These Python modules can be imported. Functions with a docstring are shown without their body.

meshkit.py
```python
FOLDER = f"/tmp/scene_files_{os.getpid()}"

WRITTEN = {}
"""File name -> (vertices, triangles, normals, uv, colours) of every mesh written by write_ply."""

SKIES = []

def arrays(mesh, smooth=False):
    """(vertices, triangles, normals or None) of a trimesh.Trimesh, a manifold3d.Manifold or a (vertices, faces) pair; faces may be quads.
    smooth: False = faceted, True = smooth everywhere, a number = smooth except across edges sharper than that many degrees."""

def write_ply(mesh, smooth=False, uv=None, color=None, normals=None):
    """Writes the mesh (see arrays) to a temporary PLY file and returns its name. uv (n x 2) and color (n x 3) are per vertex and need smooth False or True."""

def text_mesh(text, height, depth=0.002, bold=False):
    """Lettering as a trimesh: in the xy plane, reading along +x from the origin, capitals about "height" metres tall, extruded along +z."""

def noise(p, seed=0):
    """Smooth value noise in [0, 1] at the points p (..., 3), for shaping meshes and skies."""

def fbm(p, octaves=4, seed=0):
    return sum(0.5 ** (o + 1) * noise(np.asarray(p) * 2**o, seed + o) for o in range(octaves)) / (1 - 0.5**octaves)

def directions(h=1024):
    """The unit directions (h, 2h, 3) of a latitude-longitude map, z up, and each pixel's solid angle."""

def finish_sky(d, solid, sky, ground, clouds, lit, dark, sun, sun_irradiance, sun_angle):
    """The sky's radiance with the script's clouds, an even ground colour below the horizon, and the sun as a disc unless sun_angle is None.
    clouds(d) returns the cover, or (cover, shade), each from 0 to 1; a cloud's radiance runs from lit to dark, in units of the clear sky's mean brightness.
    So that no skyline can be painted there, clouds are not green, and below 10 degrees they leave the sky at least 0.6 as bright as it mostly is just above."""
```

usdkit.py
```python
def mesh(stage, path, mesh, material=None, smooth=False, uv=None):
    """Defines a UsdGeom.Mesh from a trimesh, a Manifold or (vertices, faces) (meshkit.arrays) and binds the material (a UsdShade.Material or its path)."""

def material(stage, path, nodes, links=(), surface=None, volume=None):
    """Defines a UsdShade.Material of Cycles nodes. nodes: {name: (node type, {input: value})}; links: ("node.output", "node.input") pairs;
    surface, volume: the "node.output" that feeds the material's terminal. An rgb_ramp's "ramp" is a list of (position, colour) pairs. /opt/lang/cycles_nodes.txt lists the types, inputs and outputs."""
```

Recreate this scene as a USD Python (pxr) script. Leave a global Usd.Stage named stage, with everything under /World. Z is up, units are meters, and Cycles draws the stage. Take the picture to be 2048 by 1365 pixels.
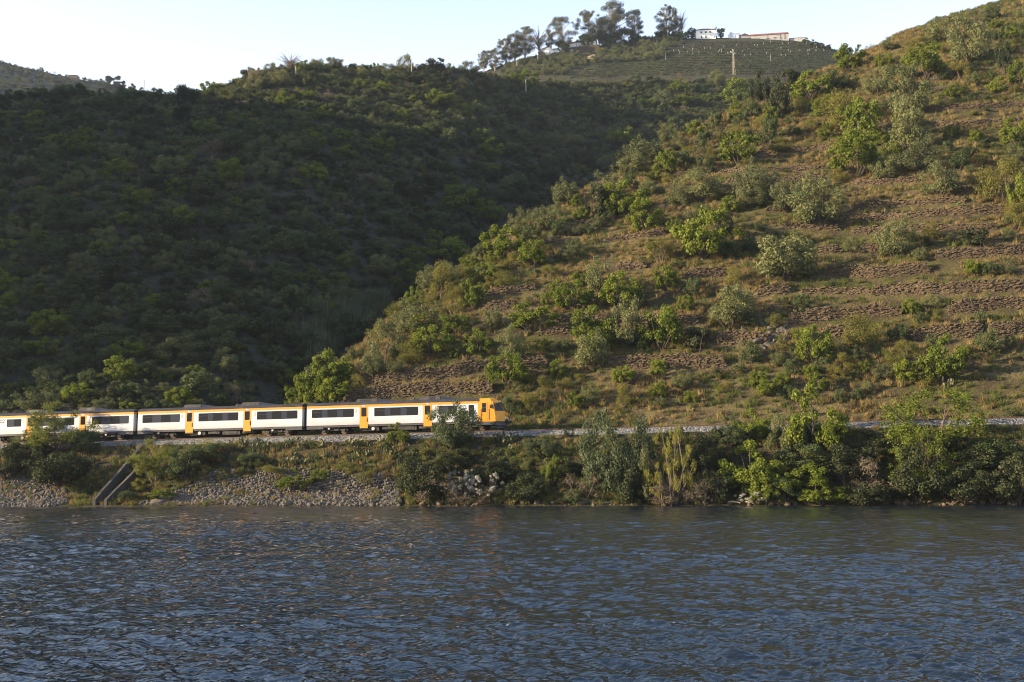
import math, random
import numpy as np, trimesh, manifold3d, shapely
from shapely import affinity
from scipy.spatial import cKDTree
from scipy.interpolate import RegularGridInterpolator
from pxr import Usd, UsdGeom, UsdLux, UsdShade, Sdf, Gf, Vt
import usdkit, meshkit

stage = Usd.Stage.CreateInMemory()
UsdGeom.SetStageUpAxis(stage, 'Z'); UsdGeom.SetStageMetersPerUnit(stage, 1.0)
stage.DefinePrim('/World', 'Xform'); UsdGeom.Scope.Define(stage, '/World/Looks')
R = np.random.default_rng(7)

# ------------------------------------------------------------------ camera, sky, sun, exposure
F, CX, CY = 2000.0, 1024.0, 682.5
CAM = np.array([0, 0, 2.16]); PITCH = math.atan(287.5 / F); ROLL = 0.006
fw = np.array([0, math.cos(PITCH), math.sin(PITCH)]); up0 = np.array([0, -math.sin(PITCH), math.cos(PITCH)]); rt0 = np.array([1.0, 0, 0])
rt = rt0 * math.cos(ROLL) - up0 * math.sin(ROLL); up = up0 * math.cos(ROLL) + rt0 * math.sin(ROLL)
cam = UsdGeom.Camera.Define(stage, '/World/camera')
m = np.eye(4); m[0, :3] = rt; m[1, :3] = up; m[2, :3] = -fw; m[3, :3] = CAM
cam.AddTransformOp().Set(Gf.Matrix4d(*m.ravel().tolist()))
cam.CreateHorizontalApertureAttr(36.0); cam.CreateFocalLengthAttr(36.0 * F / 2048); cam.CreateClippingRangeAttr(Gf.Vec2f(0.1, 6000))
cam.CreateExposureAttr(2.08)

SUN_EL = math.radians(14.0); SUN_AZ = math.radians(-100.5)       # azimuth = atan2(x, y)
SUN = np.array([math.sin(SUN_AZ) * math.cos(SUN_EL), math.cos(SUN_AZ) * math.cos(SUN_EL), math.sin(SUN_EL)])
usdkit.material(stage, '/World/Looks/sky', {
    'sky': ('sky_texture', {'sky_type': 'single_scattering', 'sun_disc': False, 'sun_elevation': SUN_EL, 'sun_rotation': SUN_AZ % (2 * math.pi), 'altitude': 100.0, 'air_density': 1.0, 'aerosol_density': 2.0, 'ozone_density': 3.5}),
    'g': ('geometry', {}), 'sp': ('separate_xyz', {}), 'ab': ('math', {'math_type': 'absolute'}), 'mr': ('map_range', {'from_min': 0.33, 'from_max': 0.54, 'to_min': 0.92, 'to_max': 0.10, 'clamp': True}),
    'mx': ('mix', {'mix_type': 'mix', 'color2': (2.05, 2.18, 2.45)}), 'bg': ('background_shader', {'strength': 0.14})},
    [('g.incoming', 'sp.vector'), ('sp.z', 'ab.value1'), ('ab.value', 'mr.value'), ('mr.result', 'mx.fac'), ('sky.color', 'mx.color1'), ('mx.color', 'bg.color')], surface='bg.background')
dome = UsdLux.DomeLight.Define(stage, '/World/sky')
UsdShade.MaterialBindingAPI.Apply(dome.GetPrim()).Bind(UsdShade.Material.Get(stage, '/World/Looks/sky'))
sun = UsdLux.DistantLight.Define(stage, '/World/sun')
sun.CreateIntensityAttr(1.25); sun.CreateAngleAttr(0.5); sun.CreateNormalizeAttr(True) if hasattr(sun, 'CreateNormalizeAttr') else None
sun.CreateColorAttr(Gf.Vec3f(1.0, 0.82, 0.54))
zb = SUN / np.linalg.norm(SUN); xb = np.cross([0, 0, 1.0], zb); xb /= np.linalg.norm(xb); yb = np.cross(zb, xb)
m = np.eye(4); m[0, :3] = xb; m[1, :3] = yb; m[2, :3] = zb; m[3, :3] = (-400, 0, 300)
sun.AddTransformOp().Set(Gf.Matrix4d(*m.ravel().tolist()))

# ------------------------------------------------------------------ helpers
def ray(u, v):
    u, v = np.asarray(u, float), np.asarray(v, float)
    return fw + ((u - CX) / F)[..., None] * rt + ((CY - v) / F)[..., None] * up
def at(u, v, y):
    d = ray(u, v); return CAM + d * (np.asarray(y, float) / d[..., 1])[..., None]
def project(p):
    q = np.asarray(p, float) - CAM; w = q @ fw
    return CX + F * (q @ rt) / w, CY - F * (q @ up) / w, w
_used = {}
def numbered(path):
    n = _used.get(path, -1) + 1; _used[path] = n
    return path if n == 0 else f'{path}_{n:03d}'
LK = '/World/Looks/'
def say(prim, label=None, category=None, group=None, kind=None):
    for k, v in (('label', label), ('category', category), ('group', group), ('kind', kind)):
        if v: prim.SetCustomDataByKey(k, v)
    return prim
def mesh(name, geo, mat, parent='/World', smooth=False, **kw):
    p = numbered(f'{parent}/{name}')
    usdkit.mesh(stage, p, geo, LK + mat, smooth=smooth)
    return say(stage.GetPrimAtPath(p), **kw)
def xf(name, loc=(0, 0, 0), rotz=0.0, scale=None, parent='/World', matrix=None, **kw):
    p = numbered(f'{parent}/{name}'); x = UsdGeom.Xform.Define(stage, p)
    if matrix is not None: x.AddTransformOp().Set(Gf.Matrix4d(*np.asarray(matrix).ravel().tolist()))
    else:
        x.AddTranslateOp().Set(Gf.Vec3d(*map(float, loc)))
        if rotz: x.AddRotateZOp().Set(float(rotz))
        if scale is not None: x.AddScaleOp().Set(Gf.Vec3f(*map(float, np.broadcast_to(scale, 3))))
    return say(x.GetPrim(), **kw)
def copy_of(proto, name, loc, rotz, scale, **kw):
    pr = xf(name, loc, rotz, scale, **kw); pr.GetReferences().AddInternalReference(proto); pr.SetInstanceable(True); return pr
def klass(name):
    p = Sdf.Path('/Kind_' + name); pr = stage.CreateClassPrim(p); pr.SetTypeName('Xform'); return str(p)
def scatter(name, protos, pts, idx, quats, scales, **kw):
    """protos: [(mesh, material)]; one PointInstancer"""
    p = numbered('/World/' + name); pi = UsdGeom.PointInstancer.Define(stage, p)
    for k, (g, mt) in enumerate(protos):
        usdkit.mesh(stage, f'{p}/piece_{k:03d}', g, LK + mt); pi.CreatePrototypesRel().AddTarget(f'{p}/piece_{k:03d}')
    pi.CreatePositionsAttr(Vt.Vec3fArray.FromNumpy(np.asarray(pts, np.float32))); pi.CreateProtoIndicesAttr(Vt.IntArray.FromNumpy(np.asarray(idx, np.int32)))
    q = np.asarray(quats, np.float32)  # rot about z angle
    pi.CreateOrientationsAttr(Vt.QuathArray([Gf.Quath(float(math.cos(a / 2)), 0, 0, float(math.sin(a / 2))) for a in q]))
    s = np.asarray(scales, np.float32); s = np.repeat(s[:, None], 3, 1) if s.ndim == 1 else s
    pi.CreateScalesAttr(Vt.Vec3fArray.FromNumpy(s))
    return say(pi.GetPrim(), **kw)
def box(x0, x1, y0, y1, z0, z1):
    b = trimesh.creation.box([x1 - x0, y1 - y0, z1 - z0]); b.apply_translation([(x0 + x1) / 2, (y0 + y1) / 2, (z0 + z1) / 2]); return b
def cat(*ms):
    ms = [x for q in ms for x in (q if isinstance(q, (list, tuple)) else [q])]
    return trimesh.util.concatenate(ms)
def tube(pts, rad, n=6):
    p = np.asarray(pts, float); rad = np.broadcast_to(rad, (len(p),))
    t = np.gradient(p, axis=0); t /= np.linalg.norm(t, axis=1, keepdims=True) + 1e-9
    a = np.cross(t, [0.31, 0.9, 0.2]); a /= np.linalg.norm(a, axis=1, keepdims=True) + 1e-9; b = np.cross(t, a)
    th = np.arange(n) * 2 * math.pi / n
    v = (p[:, None] + rad[:, None, None] * (np.cos(th)[None, :, None] * a[:, None] + np.sin(th)[None, :, None] * b[:, None])).reshape(-1, 3)
    f = []
    for i in range(len(p) - 1):
        for j in range(n):
            k = (j + 1) % n; f += [[i * n + j, i * n + k, (i + 1) * n + k], [i * n + j, (i + 1) * n + k, (i + 1) * n + j]]
    c0, c1 = len(v), len(v) + 1; v = np.vstack([v, p[:1], p[-1:]])
    for j in range(n):
        k = (j + 1) % n; f += [[c0, k, j], [c1, (len(p) - 1) * n + j, (len(p) - 1) * n + k]]
    return trimesh.Trimesh(v, np.array(f), process=False)
def hull(pts): return trimesh.convex.convex_hull(np.asarray(pts, float))
def fbm2(x, y, s, seed=0, oct=4): return meshkit.fbm(np.stack([x / s, y / s, np.zeros_like(x) + seed * 7.3], -1), oct, seed) - 0.5

# ------------------------------------------------------------------ materials
def mat(name, color, rough=0.7, var=0.0, vscale=8.0, bump=0.0, bscale=20.0, spec=0.3, metallic=0.0, color2=None):
    nodes = {'p': ('principled_bsdf', {'base_color': color, 'roughness': rough, 'specular_ior_level': spec, 'metallic': metallic})}; links = []
    if var or color2 is not None or bump: nodes['g'] = ('geometry', {})
    if var or color2 is not None:
        c2 = color2 if color2 is not None else tuple(c * (1 - var) for c in color); c1 = color if color2 is not None else tuple(min(1, c * (1 + var)) for c in color)
        nodes['n'] = ('noise_texture', {'scale': vscale, 'detail': 5.0, 'roughness': 0.65}); nodes['r'] = ('rgb_ramp', {'ramp': [(0.32, c2), (0.68, c1)]})
        links += [('g.position', 'n.vector'), ('n.fac', 'r.fac'), ('r.color', 'p.base_color')]
    if bump:
        nodes['bn'] = ('noise_texture', {'scale': bscale, 'detail': 4.0}); nodes['b'] = ('bump', {'strength': 1.0, 'distance': bump})
        links += [('g.position', 'bn.vector'), ('bn.fac', 'b.height'), ('b.normal', 'p.normal')]
    usdkit.material(stage, LK + name, nodes, links, surface='p.BSDF')
LEAF, SOIL = 1.08, 0.42
def leafmat(name, c, c2, trans=0.35):
    """leaf colour varies from leaf to leaf and from plant to plant"""
    c, c2 = (tuple(LEAF * x for x in q) for q in (c, c2))
    usdkit.material(stage, LK + name, {
        'g': ('geometry', {}), 'o': ('object_info', {}),
        'r': ('rgb_ramp', {'ramp': [(0.0, c2), (1.0, c)]}),
        'ad': ('math', {'math_type': 'multiply_add', 'value2': 0.55, 'value3': 0.0}), 'ob': ('math', {'math_type': 'multiply', 'value2': 0.45}), 'sm': ('math', {'math_type': 'add'}),
        'd': ('diffuse_bsdf', {}), 't': ('translucent_bsdf', {}), 'gl': ('glossy_bsdf', {'roughness': 0.5, 'color': (0.5, 0.5, 0.5)}),
        'm': ('mix_closure', {'fac': trans}), 'm2': ('mix_closure', {'fac': 0.012})},
        [('g.random_per_island', 'ad.value1'), ('o.random', 'ob.value1'), ('ad.value', 'sm.value1'), ('ob.value', 'sm.value2'), ('sm.value', 'r.fac'),
         ('r.color', 'd.color'), ('r.color', 't.color'), ('d.BSDF', 'm.closure1'), ('t.BSDF', 'm.closure2'), ('m.closure', 'm2.closure1'), ('gl.BSDF', 'm2.closure2')], surface='m2.closure')
leafmat('leaf_olive', (0.172, 0.172, 0.062), (0.070, 0.076, 0.033))
leafmat('leaf_almond', (0.165, 0.185, 0.022), (0.080, 0.100, 0.014), 0.45)
leafmat('leaf_broom', (0.170, 0.145, 0.028), (0.090, 0.085, 0.020), 0.4)
leafmat('leaf_dark', (0.060, 0.060, 0.026), (0.026, 0.032, 0.014), 0.25)
leafmat('leaf_mid', (0.100, 0.113, 0.046), (0.042, 0.056, 0.020), 0.35)
leafmat('leaf_yellow', (0.260, 0.225, 0.040), (0.130, 0.125, 0.025), 0.45)
leafmat('leaf_eucalyptus', (0.140, 0.132, 0.066), (0.060, 0.062, 0.036), 0.4)
leafmat('leaf_dry', (0.155, 0.122, 0.078), (0.080, 0.062, 0.042), 0.2)
leafmat('leaf_heath', (0.075, 0.060, 0.045), (0.040, 0.034, 0.024), 0.2)
leafmat('leaf_bank', (0.125, 0.140, 0.058), (0.050, 0.062, 0.030), 0.3)
leafmat('leaf_feathery', (0.165, 0.165, 0.034), (0.075, 0.085, 0.020), 0.45)
leafmat('grass_dry', (0.330, 0.240, 0.090), (0.120, 0.084, 0.034), 0.4)
leafmat('grass_green', (0.140, 0.155, 0.035), (0.070, 0.080, 0.022), 0.45)
leafmat('flower_white', (0.42, 0.39, 0.33), (0.20, 0.19, 0.15), 0.3)
leafmat('cactus', (0.19, 0.16, 0.075), (0.060, 0.068, 0.035), 0.1)
leafmat('reed', (0.12, 0.13, 0.075), (0.07, 0.08, 0.045), 0.3)
mat('bark', (0.045, 0.034, 0.026), 0.9, 0.3); mat('bark_pale', (0.20, 0.165, 0.13), 0.9, 0.3); mat('twig', (0.085, 0.062, 0.045), 0.9, 0.3)
mat('driftwood', (0.30, 0.22, 0.14), 0.9, 0.3)
mat('concrete', (0.034, 0.030, 0.027), 0.9, 0.45, 2.0, 0.03, 9.0); mat('white_wall', (0.70, 0.67, 0.60), 0.85, 0.12, 1.2)
mat('grey_wall', (0.27, 0.255, 0.235), 0.85, 0.3, 1.0); mat('roof_tile', (0.15, 0.055, 0.036), 0.85, 0.3, 3.0); mat('roof_dark', (0.12, 0.06, 0.05), 0.85, 0.3, 3.0)
mat('ochre_wall', (0.11, 0.08, 0.05), 0.9, 0.2, 1.0); mat('dark_opening', (0.03, 0.028, 0.03), 0.5); mat('door_green', (0.06, 0.14, 0.09), 0.6)
mat('shed_metal', (0.42, 0.46, 0.52), 0.5, 0.1, 1.0); mat('pole', (0.34, 0.30, 0.27), 0.85, 0.15, 2.0); mat('pylon_paint', (0.25, 0.22, 0.17), 0.6, 0.15, 2.0); mat('insulator', (0.55, 0.52, 0.48), 0.3)
def stonemat(name, cols, scale=1.0):
    usdkit.material(stage, LK + name, {
        'g': ('geometry', {}), 'r': ('rgb_ramp', {'ramp': list(zip(np.linspace(0, 1, len(cols)), cols))}),
        'n': ('noise_texture', {'scale': 6.0 * scale, 'detail': 5.0, 'roughness': 0.7}), 'mr': ('map_range', {'from_min': 0.3, 'from_max': 0.7, 'to_min': 0.55, 'to_max': 1.35}),
        'mx': ('mix', {'mix_type': 'multiply', 'fac': 1.0}), 'b': ('bump', {'strength': 0.8, 'distance': 0.03}), 'p': ('principled_bsdf', {'roughness': 0.92, 'specular_ior_level': 0.2})},
        [('g.position', 'n.vector'), ('g.random_per_island', 'r.fac'), ('n.fac', 'mr.value'), ('r.color', 'mx.color1'), ('mr.result', 'mx.color2'), ('mx.color', 'p.base_color'), ('n.fac', 'b.height'), ('b.normal', 'p.normal')], surface='p.BSDF')
stonemat('schist', [(0.08, 0.056, 0.034), (0.38, 0.232, 0.088), (0.18, 0.120, 0.060), (0.52, 0.330, 0.135), (0.11, 0.082, 0.052), (0.32, 0.200, 0.084)])
stonemat('rubble', [(0.07, 0.058, 0.048), (0.20, 0.165, 0.135), (0.12, 0.10, 0.084), (0.28, 0.24, 0.20), (0.07, 0.06, 0.05)])
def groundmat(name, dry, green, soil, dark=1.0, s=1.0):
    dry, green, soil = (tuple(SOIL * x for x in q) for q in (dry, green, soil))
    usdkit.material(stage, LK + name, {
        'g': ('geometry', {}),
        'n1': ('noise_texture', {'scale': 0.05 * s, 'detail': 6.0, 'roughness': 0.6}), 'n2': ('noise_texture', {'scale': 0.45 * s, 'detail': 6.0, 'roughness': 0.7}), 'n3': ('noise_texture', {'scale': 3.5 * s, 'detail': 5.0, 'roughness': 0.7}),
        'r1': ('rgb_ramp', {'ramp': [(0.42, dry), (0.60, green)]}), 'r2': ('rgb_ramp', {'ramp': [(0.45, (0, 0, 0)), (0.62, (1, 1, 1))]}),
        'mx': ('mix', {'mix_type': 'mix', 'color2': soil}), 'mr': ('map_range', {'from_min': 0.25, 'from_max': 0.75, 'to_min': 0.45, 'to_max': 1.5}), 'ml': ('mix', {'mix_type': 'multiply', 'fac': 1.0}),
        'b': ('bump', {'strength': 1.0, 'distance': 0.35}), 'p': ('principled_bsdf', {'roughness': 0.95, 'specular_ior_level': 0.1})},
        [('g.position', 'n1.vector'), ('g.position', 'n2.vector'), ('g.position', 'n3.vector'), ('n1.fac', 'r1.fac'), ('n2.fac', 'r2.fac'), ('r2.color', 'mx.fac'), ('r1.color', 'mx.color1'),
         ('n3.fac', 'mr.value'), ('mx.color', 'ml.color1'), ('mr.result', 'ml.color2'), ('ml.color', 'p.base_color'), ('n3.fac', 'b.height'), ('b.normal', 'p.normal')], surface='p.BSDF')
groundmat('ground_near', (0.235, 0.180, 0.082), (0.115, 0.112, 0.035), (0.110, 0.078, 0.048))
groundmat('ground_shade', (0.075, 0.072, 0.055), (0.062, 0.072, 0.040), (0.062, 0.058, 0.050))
groundmat('ground_vine', (0.105, 0.090, 0.055), (0.085, 0.095, 0.040), (0.090, 0.070, 0.055))
groundmat('ground_bank', (0.135, 0.105, 0.060), (0.080, 0.090, 0.030), (0.070, 0.058, 0.045), s=2.0)

# ------------------------------------------------------------------ terrain
def track_y(x): return 116.5 - 0.2 * x
def track_z(x): return 8.43 + 0.009 * x
def shore_y(x): return 103.0 - 0.2 * x
class Hill:
    """a hill seen from the river: crest line and foot line by bearing from the river, the face between them, falling away behind the crest"""
    def __init__(s, crest, foot, amp, seed, curve=0.12, back=0.6, scale=40.0, step=0.0):
        c = np.array([[*at(u, v, y)] for u, v, y in crest]); s.ac, s.yc, s.zc = c[:, 0] / c[:, 1], c[:, 1], c[:, 2]
        f = np.array(foot, float); s.af, s.yf, s.zf = (f[:, 0] - CX) / F, f[:, 1], f[:, 2]
        s.amp, s.seed, s.curve, s.back, s.scale, s.step = amp, seed, curve, back, scale, step
    def __call__(s, x, y):
        a = x / y; yc, zc = np.interp(a, s.ac, s.yc), np.interp(a, s.ac, s.zc); yf, zf = np.interp(a, s.af, s.yf), np.interp(a, s.af, s.zf)
        t = (y - yf) / np.maximum(yc - yf, 1); tt = np.clip(t, -5, 1)
        z = zf + (zc - zf) * ((1 + s.curve) * tt - s.curve * np.maximum(tt, 0) ** 2)
        d = np.maximum(y - yc, 0); z = z - np.where(d < 15, 0.02 * d * d, 4.5 + s.back * (d - 15))
        w = np.clip(np.minimum(tt * 4, (1 - tt) * 3 + 0.25), 0, 1)
        z = z + s.amp * w * (fbm2(x, y, s.scale, s.seed) * 2 + 0.35 * fbm2(x, y, s.scale / 5, s.seed + 5))
        return z + s.step * np.clip(w * 2, 0, 1) * np.clip(0.35 + 3 * fbm2(x, y, 70, s.seed + 9), 0, 1) * np.sin(2 * math.pi * z / 7.5 + 3 * fbm2(x, y, 50, s.seed + 2))
tf = lambda u: track_y(0) / (1 + 0.2 * (u - CX) / F) + 4.6
H1 = Hill([(430, 930, 134), (540, 838, 137), (580, 806, 139), (690, 712, 145), (800, 622, 152), (900, 548, 160), (960, 497, 166), (1100, 415, 178), (1250, 335, 190), (1400, 250, 200), (1500, 197, 206), (1600, 160, 212), (1700, 118, 218), (1800, 68, 224), (1900, 30, 230), (2000, 3, 236), (2200, -50, 246), (2700, -120, 260)],
          [(400, tf(400), 3), (545, tf(545), 7.5), (600, tf(600), 8.2), (1024, tf(1024), 8.5), (2048, tf(2048), 9.0), (2700, tf(2700), 9.2)], 2.2, 3, curve=0.15, scale=26, step=0.55)
H2 = Hill([(-900, 190, 280), (-200, 192, 290), (0, 198, 300), (90, 190, 303), (150, 186, 305), (230, 192, 310), (330, 196, 318), (430, 182, 328), (500, 152, 335), (560, 136, 340), (620, 130, 342), (700, 138, 345), (800, 139, 350), (870, 136, 355), (930, 142, 362), (1000, 155, 375), (1060, 165, 390), (1150, 168, 410), (1300, 166, 430), (1450, 166, 440), (1600, 172, 450), (2000, 200, 460)],
          [(-900, tf(-900), 6), (0, tf(0), 8.3), (250, tf(250), 8.6), (400, 134, 8.8), (500, 140, 9), (600, 151, 10), (700, 166, 14), (800, 186, 20), (1000, 230, 35), (1200, 270, 55), (1600, 320, 90), (2000, 330, 95)], 5.0, 11, curve=0.10, back=0.45, scale=60, step=1.15)
H3 = Hill([(700, 230, 520), (850, 190, 530), (950, 150, 545), (1000, 132, 550), (1040, 118, 555), (1100, 106, 560), (1190, 96, 565), (1250, 92, 570), (1330, 78, 572), (1390, 76, 572), (1500, 75, 572), (1580, 79, 570), (1640, 90, 565), (1680, 102, 560), (1800, 128, 550), (2100, 190, 540)],
          [(700, 440, 150), (1000, 450, 165), (1500, 460, 178), (2100, 460, 170)], 2.0, 19, curve=0.05, back=0.2, scale=50)
H4 = Hill([(-700, 20, 820), (-100, 105, 800), (0, 125, 800), (100, 148, 800), (200, 166, 800), (300, 184, 800), (400, 200, 800), (600, 240, 800)],
          [(-700, 560, 170), (0, 560, 190), (300, 560, 195), (600, 560, 180)], 6.0, 23, curve=0.05, back=0.3, scale=80)
def H5(x, y):   # spur up-river, left of the view: it keeps the evening sun off the left hillside
    hc = np.interp(y, [43, 68, 93, 100, 108, 121, 148, 203, 258, 313, 403, 583], [0, 3, 12, 40, 84, 110, 132, 162, 168, 172, 190, 205])
    return hc - 1.05 * np.maximum(np.abs(x + 275) - 6, 0) + 4 * fbm2(x, y, 45, 31)
def bank(x, y):
    d = y - shore_y(x); zt = track_z(x) - 0.88
    p = np.interp(d, [-6, -1, 0, 3.0, 6.5, 9.0, 10.2, 22], [-3, -0.5, -0.05, 1.3, 4.2, 6.9, 1, 1])
    z = np.where(d < 9.6, np.interp(d, [-6, -1, 0, 3.0, 6.5, 9.6], [-3, -0.5, -0.05, 1.3, 4.6, 7.68]) * zt / 7.68, zt)
    return z + 0.35 * np.clip(d / 2, 0, 1) * np.clip((11 - d) / 2, 0, 1) * fbm2(x, y, 3.0, 41) * 2

class Grid:
    def __init__(s, fn, x0, x1, y0, y1, step, floor=-6.0):
        s.x, s.y = np.arange(x0, x1 + step / 2, step), np.arange(y0, y1 + step / 2, step)
        X, Y = np.meshgrid(s.x, s.y, indexing='ij'); s.X, s.Y = X, Y; s.Z = np.maximum(fn(X, Y), floor); s.floor = floor; s.touch()
    def touch(s): s.f = RegularGridInterpolator((s.x, s.y), s.Z, bounds_error=False, fill_value=-50.0)
    def __call__(s, x, y): return s.f(np.stack([np.asarray(x, float), np.asarray(y, float)], -1))
    def geo(s):
        nx, ny = s.X.shape; v = np.stack([s.X, s.Y, s.Z], -1).reshape(-1, 3); i = np.arange(nx * ny).reshape(nx, ny)
        q = np.stack([i[:-1, :-1], i[1:, :-1], i[1:, 1:], i[:-1, 1:]], -1).reshape(-1, 4); q = q[(v[q, 2] > s.floor + 0.01).any(1)]
        used, inv = np.unique(q, return_inverse=True); return v[used], inv.reshape(q.shape)
G1 = Grid(H1, -50, 175, 96, 300, 0.6); G2 = Grid(H2, -250, 190, 120, 560, 1.8); G3 = Grid(H3, -60, 330, 400, 640, 2.5); G4 = Grid(H4, -560, -150, 540, 900, 5.0)
GB = Grid(bank, -140, 140, 80, 160, 0.4, floor=-2.5)
GRIDS = [G1, G2, G3, G4, GB]
def ground(x, y, grids=None): return np.max([g(x, y) for g in (grids or GRIDS)], axis=0)
YS = np.concatenate([np.arange(92, 260, 0.35), np.arange(260, 620, 1.2), np.arange(620, 900, 3)])
def hit(u, v, grids=None):
    """where the line of sight through that point of the photo meets the ground"""
    u, v = np.atleast_1d(np.asarray(u, float)), np.atleast_1d(np.asarray(v, float)); d = ray(u, v)
    p = CAM + d[:, None, :] * (YS[None, :] / d[:, 1:2])[..., None]
    over = ground(p[..., 0], p[..., 1], grids) - p[..., 2] > 0; k = over.argmax(1); ok = over.any(1)
    out = p[np.arange(len(u)), k]; out[:, 2] = ground(out[:, 0], out[:, 1], grids); out[~ok] = np.nan
    return out

def stand(u, v, grids=None):
    for k in range(40):
        p = hit(u, v + k, grids)[0]
        if not np.isnan(p[0]): return p
# terrace walls on the sunlit slope: (points of the wall's foot in the photo, height in metres)
WALLS = [([(705, 772), (850, 762), (1000, 738), (1095, 735)], 1.5), ([(690, 806), (800, 795), (900, 790), (985, 788)], 1.7), ([(1205, 735), (1330, 736), (1452, 735)], 1.5), ([(1105, 645), (1230, 646), (1400, 648)], 1.2),
         ([(1432, 690), (1540, 688)], 1.4), ([(968, 624), (1030, 617)], 1.2), ([(970, 590), (1075, 580)], 0.9), ([(1075, 672), (1142, 668)], 0.9), ([(1232, 540), (1292, 536)], 1.0), ([(1370, 556), (1452, 550)], 1.2),
         ([(1512, 592), (1580, 588)], 1.2), ([(1600, 588), (1740, 588)], 0.7), ([(1742, 590), (1900, 588), (2060, 582)], 1.4), ([(1650, 552), (1750, 556), (1862, 545)], 1.5), ([(1868, 520), (1950, 514), (2045, 505)], 1.3),
         ([(1635, 508), (1682, 506)], 1.1), ([(1718, 508), (1765, 503)], 1.0), ([(1575, 648), (1690, 636), (1805, 630)], 1.4), ([(1895, 630), (1970, 622), (2060, 616)], 1.6), ([(1640, 676), (1715, 672)], 1.4), ([(1822, 680), (1900, 676), (1965, 672)], 1.5), ([(1975, 674), (2060, 662)], 1.5),
         ([(1515, 308), (1600, 304), (1690, 296)], 1.0), ([(1395, 348), (1520, 345), (1660, 338)], 0.9), ([(1450, 366), (1560, 364), (1660, 358)], 0.9), ([(1700, 372), (1770, 368), (1835, 364)], 0.9),
         ([(1665, 442), (1800, 438), (1920, 430), (2060, 424)], 1.2), ([(1700, 416), (1800, 412), (1930, 406)], 0.9), ([(1530, 425), (1600, 424)], 1.0), ([(1850, 222), (1950, 218), (2060, 212)], 0.9), ([(1860, 252), (1960, 250), (2060, 244)], 1.0), ([(1870, 390), (2060, 378)], 0.9),
         ([(1140, 452), (1230, 440)], 0.9), ([(1210, 485), (1330, 470)], 0.9), ([(1050, 500), (1150, 486)], 0.8), ([(1700, 470), (1840, 462), (1990, 460)], 1.0), ([(1560, 455), (1680, 462)], 0.9), ([(730, 728), (742, 727)], 1.1)]
BASE1 = G1.Z.copy(); wall_lines = []
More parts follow.
